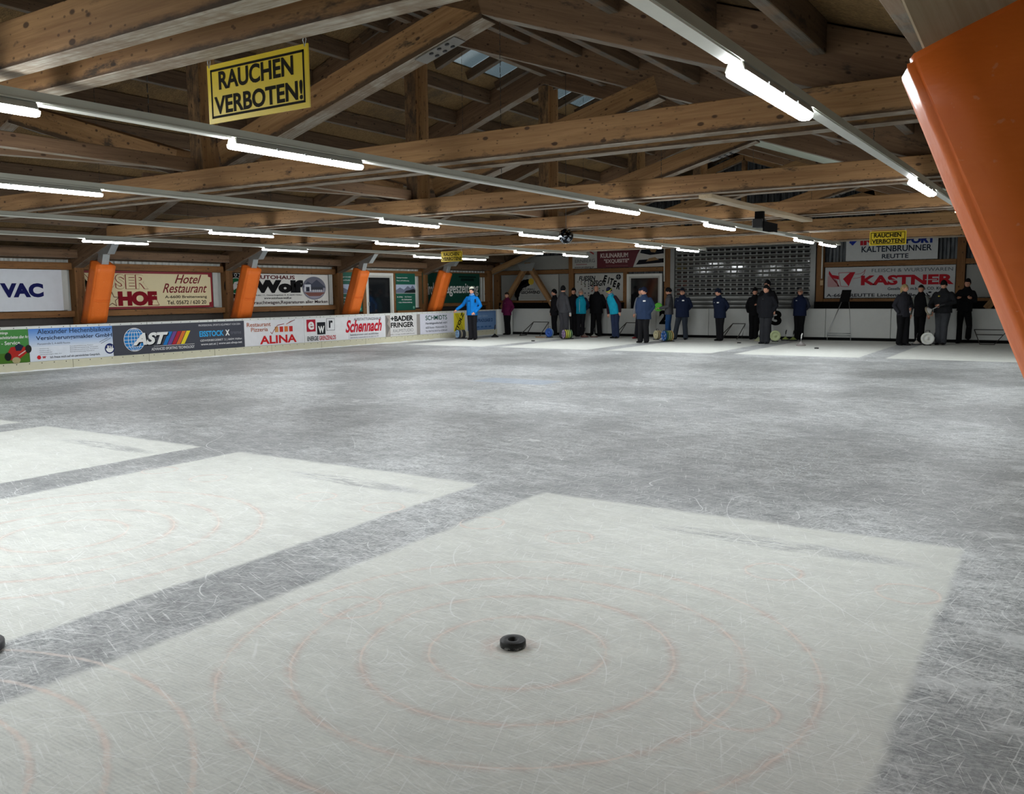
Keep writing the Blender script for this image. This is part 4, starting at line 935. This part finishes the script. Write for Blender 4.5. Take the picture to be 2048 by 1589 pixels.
def person(label, x, y, H, rz, jacket=(20, 20, 24), trousers=(16, 16, 18), shoes=(14, 14, 15), arms=('pocket', 'pocket'), legs=((.05, 0), (.05, 0)),
           lean=0, side_lean=0, hat=None, hair=None, yaw=0, nod=0, vest=None, fat=1, glasses=False, hem=.47, logo=(), collar=None, band=None, gloves=None, skirt_flare=0, bend=None, jeans_fat=1, ponytail=None, zip_=None):
    t = empty('person', (x, y, 0), math.radians(rz), label=label, cat='person')
    hipz = .50*H
    RL = Matrix.Translation((0, 0, hipz)) @ Matrix.Rotation(math.radians(lean), 4, 'X') @ Matrix.Rotation(math.radians(side_lean), 4, 'Y') @ Matrix.Translation((0, 0, -hipz))
    sx = -math.sin(math.radians(lean))*.0
    def U(p):
        v = Vector(p)*H
        return RL @ v if v.z > hipz else v
    f = fat
    # bare body: one continuous figure
    bm = bmesh.new()
    chain(bm, [U((0, 0, .50)), U((0, 0, .58)), U((0, 0, .68)), U((0, 0, .78)), U((0, .005, .83))], [(.080*H*f, .055*H), (.072*H*f, .052*H), (.085*H*f, .058*H), (.084*H*f, .05*H), (.045*H, .038*H)])
    chain(bm, [U((0, .004, .82)), U((0, .0, .90))], [.034*H, .031*H])
    AR = []
    for s, an in ((-1, arms[0]), (1, arms[1])):
        e, wr, hd, vis = an if isinstance(an, tuple) else ARMS[an]
        S = U((s*.094*f, .005, .793)); E_ = U((s*e[0]*(.5+.5*f), e[1], e[2])); W_ = U((s*wr[0], wr[1], wr[2])); AR.append((s, S, E_, W_, hd, vis))
        chain(bm, [S-Vector((s*.006*H, 0, .008*H)), (S+E_)/2, E_, (E_+W_)/2, W_], [.024*H, .026*H, .022*H, .021*H, .015*H])
    LG = []
    for i, s in enumerate((-1, 1)):
        lx, ly = legs[i][:2]; kz = legs[i][2] if len(legs[i]) > 2 else None
        hip = Vector((s*.047*H, 0, .50*H)); an = Vector((s*lx*H, ly*H, .045*H)); kn = (hip+an)/2+Vector((0, -.012*H, .015*H))
        if kz: kn = Vector((s*kz[0]*H, kz[1]*H, kz[2]*H)); an = Vector((s*lx*H, ly*H, kz[3]*H))
        LG.append((s, hip, kn, an)); chain(bm, [hip, (hip+kn)/2, kn, (kn+an)/2, an], [.050*H, .043*H, .031*H, .029*H, .020*H])
    # head with chin, nose, brow and ears
    hc = U((0, -.008, .924)); HR = Matrix.Translation(hc) @ RL.to_3x3().to_4x4() @ Matrix.Rotation(math.radians(yaw), 4, 'Z') @ Matrix.Rotation(math.radians(nod), 4, 'X')
    hb = bmesh.new(); bmesh.ops.create_uvsphere(hb, u_segments=20, v_segments=14, radius=1)
    for v in hb.verts:
        c = v.co; k = max(0, -c.z); c.x *= 1-.28*k*k; c.y *= 1-.18*k if c.y > 0 else 1+.02*k
        v.co = Vector((c.x*.083, c.y*.100, c.z*.118))
    def add(bm2, M):
        mp = {v: bm.verts.new(M @ v.co) for v in bm2.verts}
        for fc in bm2.faces: bm.faces.new([mp[v] for v in fc.verts])
    add(hb, HR); hb.free()
    nb = bmesh.new(); chain(nb, [(0, -.090, .012), (0, -.104, -.012), (0, -.112, -.028)], [(.009, .010), (.012, .012), (.016, .012)], seg=8)
    chain(nb, [(-.045, -.080, .022), (.045, -.080, .022)], [.013, .013], (0, 1, 0), 8)
    for s in (-1, 1): chain(nb, [(s*.079, .008, .022), (s*.083, .012, -.022)], [(.008, .018), (.006, .014)], seg=8)
    chain(nb, [(-.022, -.088, -.055), (.022, -.088, -.055)], [.009, .009], (0, 1, 0), 8)
    add(nb, HR); nb.free()
    fg = bmesh.new()
    for s, S, E_, W_, hd, vis in AR:
        if vis: fingers(fg, H, W_, Vector((hd[0]*s, hd[1], hd[2])), Vector((1, 0, 0)) if abs(hd[0]) < .7 else Vector((0, 0, 1)), .45, s)
    body = remeshed('body', bm, SKIN, t, .0135, fg)
    MT = wm(t)
    def P(name, b, mat, **kw): return obj(name, b, mat, t, MT, smooth=True, **kw)
    eb = bmesh.new()
    for s in (-1, 1): chain(eb, [(s*.030-.009, -.0915, .008), (s*.030+.009, -.0915, .008)], [.0055, .0055], (0, 1, 0), 6)
    bmesh.ops.transform(eb, matrix=HR, verts=eb.verts[:]); P('eyes', eb, flat('eye_dark', (.02, .015, .012, 1), .2))
    if glasses:
        gb = bmesh.new()
        for s in (-1, 1): tube(gb, [(s*.032+.021*math.cos(a), -.106, .008+.016*math.sin(a)) for a in [i*PI/5 for i in range(10)]], .0035, 5, closed=True)
        tube(gb, [(-.012, -.107, .01), (.012, -.107, .01)], .003, 5)
        for s in (-1, 1): tube(gb, [(s*.054, -.104, .01), (s*.082, .0, .014)], .003, 5)
        bmesh.ops.transform(gb, matrix=HR, verts=gb.verts[:]); P('glasses', gb, M_BLACK)
    def cap(name, mat, zmin, k, zlow_back=None, top=1.0, ymax=None):
        b = bmesh.new(); bmesh.ops.create_uvsphere(b, u_segments=20, v_segments=12, radius=1)
        for v in b.verts: v.co = Vector((v.co.x*.079*k, v.co.y*.099*k+.003, v.co.z*.117*k*(top if v.co.z > 0 else 1)+.004))
        def keep(c): 
            zm = zmin+((zlow_back if zlow_back is not None else zmin)-zmin)*min(1, max(0, (c.y+.06)/.1))
            return c.z >= zm
        bmesh.ops.delete(b, geom=[fc for fc in b.faces if not keep(fc.calc_center_median())], context='FACES')
        gm = bmesh.ops.extrude_face_region(b, geom=b.faces[:]); 
        for v in [q for q in gm['geom'] if isinstance(q, bmesh.types.BMVert)]: v.co *= .93
        bmesh.ops.recalc_face_normals(b, faces=b.faces[:])
        bmesh.ops.transform(b, matrix=HR, verts=b.verts[:]); return P(name, b, mat)
    if hair: cap('hair', cloth(hair, .6), .05, 1.07, -.06 if not ponytail else -.14)
    if hat:
        cap('beanie', cloth(hat), .028, 1.16, -.035, 1.12)
        if band:
            b = bmesh.new(); tube(b, [(.092*math.cos(a), .003+.112*math.sin(a), .045-.02*(math.sin(a) > 0)) for a in [i*PI/10 for i in range(20)]], .016, 8, closed=True)
            bmesh.ops.transform(b, matrix=HR, verts=b.verts[:]); P('hat_band', b, cloth(band))
    if ponytail:
        b = bmesh.new(); chain(b, [(0, .02, .06), (0, .075, -.01), (.0, .07, -.10), (0, .05, -.17)], [(.08, .06), (.088, .05), (.085, .045), (.06, .03)]); bmesh.ops.transform(b, matrix=HR, verts=b.verts[:]); P('long_hair', b, cloth(ponytail, .6))
    # trousers
    b = bmesh.new(); tf = jeans_fat
    chain(b, [(0, 0, .465*H), (0, 0, .52*H), (0, 0, .575*H)], [(.082*H*f, .062*H), (.086*H*f, .064*H), (.078*H*f, .058*H)])
    for s, hip, kn, an in LG:
        low = an+Vector((0, 0, -.012*H)); chain(b, [hip+Vector((0, 0, -.01*H)), (hip+kn)/2, kn, (kn+an)/2, low], [(.054*H*tf*(.6+.4*f), .060*H*tf), (.051*H*tf, .054*H*tf), (.042*H*tf, .043*H*tf), (.042*H*tf, .042*H*tf), (.042*H*tf, .045*H*tf)])
    remeshed('trousers', b, cloth(trousers), t, .014)
    # shoes
    for s, hip, kn, an in LG:
        z0 = an.z-.045*H
        b = bmesh.new(); o = Vector((an.x, an.y, z0)); tr = Vector((s*.18, -1, 0)).normalized()
        chain(b, [o-tr*.06+Vector((0, 0, .045)), o+Vector((0, 0, .05)), o+tr*.09+Vector((0, 0, .036)), o+tr*.17+Vector((0, 0, .028))], [(.036, .042), (.042, .05), (.046, .034), (.036, .024)], (1, 0, 0), 12)
        for v in b.verts: v.co.z = max(v.co.z, z0)
        P('shoe', b, cloth(shoes, .5))
    # jacket or vest with sleeves
    jb = bmesh.new(); sk = skirt_flare
    chain(jb, [U((0, .0, hem-.004)), U((0, 0, .55)), U((0, 0, .63)), U((0, 0, .72)), U((0, .004, .785)), U((0, .008, .826))],
          [((.112+sk)*H*f, (.088+sk)*H*(.5+.5*f)), (.109*H*f, .084*H*(.5+.5*f)), (.106*H*f, .078*H*f), (.116*H*f, .080*H*(.7+.3*f)), (.112*H*f, .070*H), (.072*H, .056*H)], flat0=True)
    chain(jb, [U((0, .006, .825)), U((0, .004, .858))], [(.054*H, .052*H), (.050*H, .050*H)])
    sb = jb if not vest else bmesh.new()
    for s, S, E_, W_, hd, vis in AR:
        chain(sb, [S-Vector((s*.012*H, 0, 0)), (S+E_)/2, E_, (E_+W_)/2, W_], [.042*H, .040*H, .036*H, .033*H, .028*H])
    remeshed('jacket' if not vest else 'vest', jb, cloth(jacket if not vest else vest), t, .014)
    if vest: remeshed('sleeves', sb, cloth(jacket), t, .014)
    if gloves:
        b = bmesh.new()
        for s, S, E_, W_, hd, vis in AR:
            if vis and (gloves[0] == 0 or gloves[0] == s): 
                d = Vector((hd[0]*s, hd[1], hd[2])).normalized(); chain(b, [W_, W_+d*.07, W_+d*.14], [(.04, .03), (.048, .036), (.036, .028)])
        P('glove', b, cloth(gloves[1]))
    fr = lambda xx, zz, o=.0: U((xx, -(.080*(.7+.3*f))-o, zz))
    if zip_:
        b = bmesh.new(); tube(b, [fr(0, .50, .003), fr(0, .63, .003*f), fr(0, .72, .003), fr(0, .785, -.006)], .006, 5); P('zip', b, cloth(zip_))
    for (lx, lz, lw, lh, lc) in logo:
        b = bmesh.new(); c = fr(lx, lz, .004); box(b, (c.x-lw/2, c.y-.006, c.z-lh/2), (c.x+lw/2, c.y+.03, c.z+lh/2)); bmesh.ops.bevel(b, geom=b.edges[:], offset=.004, segments=1, affect='EDGES'); P('badge', b, cloth(lc))
    if collar: 
        b = bmesh.new(); tube(b, [U((.044*math.cos(a), .004+.044*math.sin(a), .862-.012*(math.sin(a) < -.5))) for a in [i*PI/8 for i in range(16)]], .016, 7, closed=True); P('collar', b, cloth(collar))
    return t
NV, BK, WH = (30, 40, 66), (17, 17, 20), (225, 225, 225)
person('person in a bright blue jacket and pale cap resting one arm on the left boards', -18.06, 25.17, 1.86, 12, (10, 112, 190), (26, 26, 30), arms=('rest', 'hip'), legs=((.035, 0), (.055, .0)), hat=(26, 30, 34), yaw=-14, collar=(150, 170, 190), fat=1.04, logo=((-.03, .74, .10, .02, (20, 70, 130)), (.10, .74, .05, .12, (22, 36, 56))), band=None, zip_=(10, 70, 130))
b = bmesh.new(); bmesh.ops.create_uvsphere(b, u_segments=16, v_segments=8, radius=1)
for v in b.verts: v.co = Vector((v.co.x*.090, v.co.y*.112, max(v.co.z, 0)*.105))
obj('cap_crown', b, cloth((214, 214, 196)), bpy.data.objects['person'], Matrix.Translation((-18.065, 25.165, 1.775)), smooth=True)
person('woman in a dark maroon jacket standing alone by the far boards left of the trestle', -19.0, 28.85, 1.68, -8, (92, 22, 62), (14, 14, 17), arms=('pocket', 'pocket'), legs=((.025, 0), (.035, .02)), hair=(50, 38, 32), yaw=8, hem=.46, logo=((.0, .74, .02, .02, (150, 120, 130)),))
person('person in black with a black beanie facing left at the left of the group', -16.93, 29.0, 1.76, -38, (26, 26, 30), BK, arms=('side', 'pocket'), legs=((.04, 0), (.04, 0)), hat=(14, 14, 16), yaw=-10, logo=((-.04, .76, .05, .04, WH),), hem=.44)
person('person seen from behind in a charcoal jacket with one pale glove', -15.55, 27.3, 1.88, 158, (66, 66, 70), (58, 58, 62), arms=('side', 'side'), legs=((.07, 0), (.03, .03)), hat=(16, 16, 18), yaw=18, hem=.49, gloves=(-1, (178, 178, 174)), fat=1.05, jeans_fat=1.2, lean=-3)
person('person in black half hidden between the charcoal jacket and the turquoise vest', -15.95, 28.75, 1.80, 20, BK, BK, arms=('side', 'pocket'), legs=((.04, 0), (.04, 0)), hat=(20, 20, 22), hem=.45)
person('grey-haired person in a turquoise vest with a white zip, hands behind the back', -15.50, 28.5, 1.76, 4, (24, 32, 56), (20, 20, 24), arms=('back', 'back'), legs=((.06, 0), (.035, 0)), hair=(150, 140, 128), vest=(16, 146, 172), zip_=(216, 220, 220), glasses=True, collar=(24, 30, 60), hem=.485, fat=1.02)
person('big bald man all in black leaning against the far boards', -15.17, 29.08, 1.90, 0, (16, 16, 19), (16, 16, 18), arms=('back', 'back'), legs=((.085, 0), (.075, 0)), yaw=0, hem=.45, fat=1.26, jeans_fat=1.15)
person('person in a turquoise vest bending forward with a yellow-banded beanie', -13.84, 27.95, 1.84, -14, (44, 24, 34), (38, 48, 74), arms=('side', 'side'), legs=((.02, 0), (.045, .02)), vest=(22, 156, 186), hat=(30, 34, 58), band=(186, 190, 60), lean=14, nod=24, side_lean=-7, hem=.475, collar=(110, 150, 190))
person('person in light grey with a red shoe half hidden behind the navy jacket', -12.86, 28.0, 1.76, -12, (132, 134, 138), (24, 24, 30), (118, 34, 38), arms=('side', 'side'), legs=((.10, -.02), (.03, 0)), hat=(44, 54, 72), hem=.5)
person('stout man in a navy jacket with a white chest badge, nearest of the far group', -11.73, 25.76, 1.77, -4, (36, 52, 80), (22, 22, 25), arms=('pocket', 'pocket'), legs=((.07, 0), (.055, 0)), hat=(24, 30, 50), yaw=-38, hem=.43, fat=1.28, jeans_fat=1.2, logo=((.05, .755, .085, .045, WH),))
person('person in a grey hoodie and blue jeans holding a green disc, facing left', -11.97, 28.35, 1.76, -68, (84, 84, 88), (36, 74, 122), (30, 36, 60), arms=('hold', 'hold'), legs=((.04, .01), (.03, -.03)), hat=(18, 18, 20), nod=20, hem=.48, jeans_fat=1.05, collar=(30, 30, 32))
person('navy-jacketed man with legs apart and a beanie, right of the green disc', -11.30, 27.9, 1.74, 2, (18, 28, 52), (44, 50, 58), arms=('back', 'back'), legs=((.15, .0), (.075, 0)), hat=(20, 24, 36), hem=.44, fat=1.24, jeans_fat=1.15, glasses=True, logo=((-.06, .755, .035, .02, (120, 130, 150)), (.045, .76, .075, .045, WH)))
person('navy-jacketed man with hands behind his back in front of the shutter', -9.93, 27.76, 1.72, -16, (18, 28, 50), (18, 18, 22), arms=('back', 'back'), legs=((.025, 0), (.035, .0)), hat=(18, 26, 44), lean=9, yaw=-14, nod=6, hem=.44, fat=1.12, logo=((-.05, .745, .03, .02, (150, 158, 176)), (.03, .745, .07, .04, WH)))
person('person in black left of the two men standing by the number three', -9.18, 29.0, 1.72, 14, (18, 18, 21), (16, 16, 18), arms=('pocket', 'side'), legs=((.05, 0), (.04, 0)), hat=(12, 12, 14), nod=8, hem=.47, yaw=10, jeans_fat=1.2, logo=((.05, .72, .012, .1, (90, 90, 90)),))
person('tall man in black whose beanie rises above the man in front of him', -8.58, 28.4, 1.97, -14, (18, 18, 21), (24, 24, 26), arms=('hold', 'side'), legs=((.04, 0), (.04, 0)), hat=(18, 18, 20), glasses=True, yaw=-25, fat=1.1)
person('stout man in a black jacket and hat standing in front of the number three', -8.10, 26.7, 1.79, -10, (24, 25, 30), (40, 41, 45), (26, 28, 34), arms=('pocket', 'pocket'), legs=((.045, -.01), (.03, .0)), hat=(12, 12, 14), yaw=-6, hem=.45, fat=1.22, jeans_fat=1.2, logo=((-.02, .765, .03, .008, (150, 150, 150)),))
person('grey-haired man with glasses in a navy vest, hands behind him', -7.72, 29.1, 1.70, 2, (50, 54, 66), (14, 14, 17), arms=('back', 'back'), legs=((.045, 0), (.035, 0)), hair=(120, 112, 104), vest=(24, 34, 62), glasses=True, collar=(24, 26, 36), hem=.47, fat=1.14, jeans_fat=1.15, logo=((-.05, .76, .05, .03, (170, 176, 190)),))
person('blonde woman in a black and grey jacket seen from the side', -4.33, 27.45, 1.78, 48, (44, 44, 50), (14, 14, 17), arms=('pocket', 'belly'), legs=((.045, .02), (.03, -.04)), hair=(160, 138, 96), ponytail=(172, 150, 108), yaw=20, hem=.465, jeans_fat=1.2, logo=((.06, .56, .01, .12, (210, 210, 210)),))
person('person in grey and black standing behind the blonde woman', -4.02, 28.4, 1.76, -10, (110, 112, 106), (14, 14, 17), arms=('side', 'side'), legs=((.03, 0), (.04, 0)), hair=(30, 26, 24), vest=(18, 18, 21), hem=.46, fat=.95)
person('man in a black beanie looking down at an ice stock he holds in both hands', -3.37, 28.05, 1.87, -6, (34, 35, 38), (66, 68, 72), arms=('reach', 'point'), legs=((.045, 0), (.02, .01)), hat=(8, 8, 9), nod=24, yaw=-10, hem=.50, fat=1.22, jeans_fat=1.18, logo=((-.045, .755, .05, .04, (150, 140, 60)),))
person('man in black with folded arms and bent knee leaning on the far boards', -2.92, 29.08, 1.92, -4, (18, 18, 21), (14, 14, 16), arms=('cross', 'cross'), legs=((.055, -.01), (.06, .06, (.10, -.12, .27, .10))), hat=(14, 14, 16), side_lean=4, hem=.50, logo=((.07, .72, .05, .025, (160, 160, 160)),))
bpy.context.view_layer.update(); dg = bpy.context.evaluated_depsgraph_get(); done_ = []
for o, extra in PENDING:
    done_.append((o, bpy.data.meshes.new_from_object(o.evaluated_get(dg)), extra))
for o, me, extra in done_:
    o.modifiers.clear(); old = o.data
    if extra is not None:
        b = bmesh.new(); b.from_mesh(me); tmp = bpy.data.meshes.new('tmp'); extra.to_mesh(tmp); b.from_mesh(tmp); b.to_mesh(me); b.free(); extra.free(); bpy.data.meshes.remove(tmp)
    me.polygons.foreach_set('use_smooth', [True]*len(me.polygons)); me.name = o.name; o.data = me; bpy.data.meshes.remove(old)
# ------------------------------------------------------------------ sports gear on the ice
def puck(label, x, y, group=None, detail=False):
    bm = bmesh.new(); lathe(bm, [(.019, .002), (.0215, .004), (.023, .034), (.027, .036), (.055, .036), (.0595, .031), (.0595, .005), (.055, .001), (.019, .002)] if detail else [(.02, .003), (.02, .034), (.056, .034), (.06, .03), (.06, .004), (.055, .001), (.02, .003)], 40 if detail else 20)
    return obj('target_puck', bm, M_PUCK, None, Matrix.Translation((x, y, 0)), label=label, cat='puck', group=group)
g = G('scuffed_rubber', .5, .45); c = g.coord('Object'); sp = g.step(g.noise(c, 190, 3, .6), .66, .74)
lo = g.n('ShaderNodeSeparateXYZ'); g.l(c, lo.inputs[0]); frost = g.M('MULTIPLY', g.step(g.noise(c, 60, 3), .5, .62), g.M('SUBTRACT', 1, g.step(lo.outputs[2], .004, .02)))
g.base(g.mix(g.M('MULTIPLY', g.M('MAXIMUM', g.M('MULTIPLY', sp, .5), frost), .6), (.010, .010, .011, 1), (.55, .56, .56, 1))); g.bump(g.noise(c, 120, 3), .2, .002); M_PUCK = g.m
puck('black rubber target disc with a hole in the middle of the near ice rings', -2.093, 3.195, detail=True)
puck('tiny black target disc on the far ice, leftmost, in front of the black trestle', -15.53, 25.15, 'far target discs')
puck('tiny black target disc on the far ice in front of the shutter', -8.90, 26.63, 'far target discs')
puck('tiny black target disc on the far ice, rightmost, beside the silver-footed ice stock', -6.12, 24.9, 'far target discs')
def stock(label, x, y, base, bell, handle, hr=0, tilt=0, hh=.34, parent=None, M=None):
    M = M or (Matrix.Translation((x, y, 0)) @ Matrix.Rotation(tilt, 4, 'X'))
    t = bpy.data.objects.new('ice_stock', None); place(t, M); info(t, label, 'ice stock', 'ice stocks')
    bm = bmesh.new(); lathe(bm, [(0, 0), (.13, 0), (.14, .008), (.14, .034), (.13, .042), (0, .042)], 28); obj('base_disc', bm, col(*base, rough=.4), t, M)
    bm = bmesh.new(); lathe(bm, [(.11, .042), (.10, .06), (.06, .085), (.035, .11), (.02, .13), (0, .13)], 24); obj('bell', bm, col(*bell, rough=.25, metal=.3), t, M)
    bm = bmesh.new(); tube(bm, [(0, 0, .12), (0, 0, .2), (.006, 0, hh*.7)], .011, 8); obj('shaft', bm, M_STEEL, t, M)
    bm = bmesh.new(); chain(bm, [(.005, 0, hh*.62), (.012, 0, hh*.85), (.03, 0, hh)], [(.017, .017), (.02, .02), (.017, .017)], seg=10); obj('handle', bm, col(*handle), t, M, smooth=True)
    return t
DKB = (30, 30, 32)
stock('white-footed ice stock beside the disc stack at the left boards', -18.75, 26.1, (150, 140, 124), (226, 226, 220), DKB)
stock('black ice stock standing behind the man in blue', -18.35, 27.0, DKB, (44, 44, 46), DKB, hh=.46)
stock('ice stock with reddish base between turquoise vest and big man, left one', -15.20, 28.2, (110, 70, 64), (150, 130, 120), DKB)
stock('ice stock between turquoise vest and big man, right one', -14.86, 28.3, (90, 66, 62), (170, 170, 160), DKB)
stock('ice stock with white bell behind the legs of the navy-jacketed man', -11.75, 27.35, (130, 136, 140), (210, 214, 216), DKB)
stock('ice stock with pale green bell, left of the stout man by number three', -8.75, 28.1, (150, 150, 120), (176, 184, 150), (208, 208, 204))
stock('flat black and yellow-green ice stock with black handle, left of a pair', -8.05, 28.7, (40, 44, 44), (156, 172, 96), DKB)
stock('flat black and yellow-green ice stock with black handle, right of a pair', -7.78, 28.62, (40, 44, 44), (156, 172, 96), DKB)
stock('silver-based ice stock with white handle standing alone on the far zone', -6.86, 26.09, (132, 126, 122), (176, 172, 170), (222, 222, 218), hh=.36)
stock('white-footed ice stock with tall black handle by the white disc, left', -4.0, 27.8, (70, 70, 72), (212, 204, 196), DKB)
stock('ice stock with tall black handle by the white disc, middle', -3.80, 28.1, (60, 60, 62), (196, 190, 196), DKB)
stock('ice stock partly hidden behind the white disc', -3.62, 28.5, (60, 60, 62), (150, 150, 150), DKB)
stock('metal-rimmed ice stock cut by the left edge, close to the camera', -4.17, 1.84, (40, 40, 46), (176, 172, 170), DKB)
# held stock
Mh = Matrix.Translation((-3.70, 27.55, .98)) @ Matrix.Rotation(math.radians(62), 4, 'Y') @ Matrix.Rotation(.3, 4, 'X')
stock('white ice stock held sideways by the man in the black beanie', 0, 0, (150, 140, 120), (224, 224, 220), DKB, hh=.5, M=Mh)
def discs(label, x, y, ang, cols, r=.135, hub=True, axle=True):
    """running plates standing on edge side by side on a small rack"""
    t = empty('disc_rack', (x, y, 0), math.radians(ang), label=label, cat='disc rack', group='racks of running discs'); MT = wm(t)
    n = len(cols)
    for i, c_ in enumerate(cols):
        M = MT @ Matrix.Translation((0, .045*i*1.5, r+.02)) @ Matrix.Rotation(PI/2, 4, 'X')
        bm = bmesh.new(); lathe(bm, [(0, -.012), (r-.01, -.014), (r, -.006), (r, .008), (r-.012, .018), (r*.62, .02), (r*.6, .012), (r*.2, .012), (r*.18, .03), (0, .03)], 28)
        d = obj('running_disc', bm, col(*c_, rough=.4), t, M)
        if i == 0 and hub:
            bm = bmesh.new()
            for k in range(7):
                a = k*2*PI/7+.3; box(bm, (-.012+r*.8*math.cos(a), -.02+r*.8*math.sin(a), .018), (.012+r*.8*math.cos(a), .02+r*.8*math.sin(a), .021))
            box(bm, (-r*.45, -.02, .0125), (r*.45, .012, .0145)); obj('print', bm, col(226, 228, 230), d, M)
    bm = bmesh.new(); L = .0675*n
    for s in (-1, 1): tube(bm, [(s*.09, -.05, .015), (s*.09, L, .015)], .012, 6)
    tube(bm, [(-.09, -.05, .015), (.09, -.05, .015)], .012, 6); tube(bm, [(-.09, L, .015), (.09, L, .015)], .012, 6)
    if axle: tube(bm, [(-.05, L*.3, 2*r+.01), (-.05, L*.3, 2*r+.07), (.05, L*.3, 2*r+.07), (.05, L*.3, 2*r+.01)], .009, 6)
    obj('rack', bm, M_BLACK, t, MT); return t
discs('rack of blue and grey running discs at the foot of the left boards', -19.05, 25.6, -28, [(126, 166, 206), (74, 80, 86), (180, 172, 150), (70, 72, 76), (64, 66, 70)], .15)
discs('blue running disc with a white stripe near the black trestle', -16.24, 27.4, -6, [(44, 84, 160), (120, 150, 170)], .165, False)
discs('rack of purple, yellow and green running discs at the feet of the charcoal jacket', -15.25, 26.75, -40, [(126, 100, 140), (196, 190, 80), (190, 200, 90), (170, 190, 110), (92, 120, 92)], .155)
discs('rack of beige running discs behind the stout man in navy', -12.1, 27.55, -34, [(184, 176, 140), (170, 156, 120), (160, 140, 110)], .15, False)
discs('rack with a blue and white disc in front, left of the man with legs apart', -11.40, 26.6, -36, [(30, 88, 160), (50, 96, 80), (140, 150, 100), (150, 156, 106), (176, 150, 100)], .17)
discs('pale green running disc behind the stout man by the number three', -8.15, 27.9, 12, [(176, 188, 140)], .17, False, False)
discs('large white running disc near the man holding a stock', -3.68, 27.6, 14, [(222, 224, 216), (120, 130, 90)], .18)
# green disc in the hands
M = Matrix.Translation((-12.27, 28.13, 1.10)) @ Matrix.Rotation(.25, 4, 'Z') @ Matrix.Rotation(PI/2, 4, 'X'); bm = bmesh.new()
lathe(bm, [(0, -.012), (.14, -.014), (.148, -.004), (.148, .008), (.13, .014), (0, .014)], 30); obj('running_disc', bm, col(78, 168, 40), None, M, label='bright green running disc held by the person in the grey hoodie', cat='disc')
bm = bmesh.new(); r3 = random.Random(11)  # small glossy beads added to stand in for lamp reflections on the ice
for (u_, v_) in ((1585, 940), (1637, 905)):
    c0 = ground(u_, v_)
    for _ in range(46):
        x_, y_ = c0.x+r3.gauss(0, .10), c0.y+r3.gauss(0, .22); lathe(bm, [(.006, 0), (.005, .004), (0, .006)], 6, Matrix.Translation((x_, y_, 0)))
obj('frozen_droplets', bm, flat('droplet', (.9, .93, .95, 1), .05, .02, spec=1), None, Matrix(), label='two patches of glittering frozen droplets on the grey ice right of centre', cat='ice drops', kind='stuff')
# trestles, easel, stick
def frame(name, label, pts_list, r=.016, mat=None, cat='trestle'):
    t = empty(name, pts_list[0][0], 0, label=label, cat=cat)
    for i, pts in enumerate(pts_list):
        bm = bmesh.new(); tube(bm, pts, r, 8); obj('tube', bm, mat or M_DKSTEEL, t, Matrix())
    return t
def trestle(label, x, y, w_=.95, h=.52, dx=.45, mat=None):
    P = []
    for s in (0, .5): P.append([(x-w_/2-dx*.5, y-.35+s, .016), (x-w_/2+dx*.3, y+.1, h), (x+w_/2-dx*.3, y+.1, h), (x+w_/2+dx*(-.6), y-.35+s, .016)] )
    P.append([(x-w_/2-dx*.5, y-.35, .016), (x-w_/2-dx*.5, y+.15, .016)]); return frame('trestle', label, P, .016, mat)
trestle('black metal trestle on the ice between the maroon jacket and the blue disc', -17.35, 28.6)
trestle('dark metal trestle behind the person bending forward', -13.55, 28.9)
trestle('dark metal trestle behind the navy-jacketed man at the shutter', -9.72, 28.95, .7)
frame('trestle', 'low metal trestle at the far boards beside the orange pad', [[(-2.62, 28.95, .42), (-2.42, 28.5, .02), (-2.05, 28.5, .02), (-1.75, 28.95, .42), (-2.62, 28.95, .42)], [(-2.55, 28.8, .28), (-1.86, 28.8, .28)]], .014)
x0, y0 = -6.62, 29.2
e_ = frame('sign_easel', 'metal A-frame stand with a small black board leaning at the far boards', [[(x0-.06+.22, y0+.1, 1.25), (x0-.22, y0-.05, .22), (x0-.22, y0-.05, .02)], [(x0+.38, y0+.1, 1.25), (x0+.50, y0-.05, .22), (x0+.5, y0-.05, .02)], [(x0-.22, y0-.05, .24), (x0+.5, y0-.05, .24)], [(x0-.22, y0-.05, .17), (x0+.5, y0-.05, .17)]], .013, M_STEEL, 'stand')
bm = bmesh.new(); prism(bm, [(x0+.10, y0+.02, 1.24), (x0+.40, y0+.02, 1.24), (x0+.45, y0+.06, 1.62), (x0+.17, y0+.06, 1.62)], (0, .02, 0)); obj('black_board', bm, M_BLACKC, e_, Matrix())
bm = bmesh.new(); tube(bm, [(-16.75, 27.3, .02), (-16.35, 27.3, .02)], .018, 8); obj('wooden_stick', bm, col(150, 116, 84), None, Matrix(), label='short wooden stick lying left of the blue disc', cat='stick')
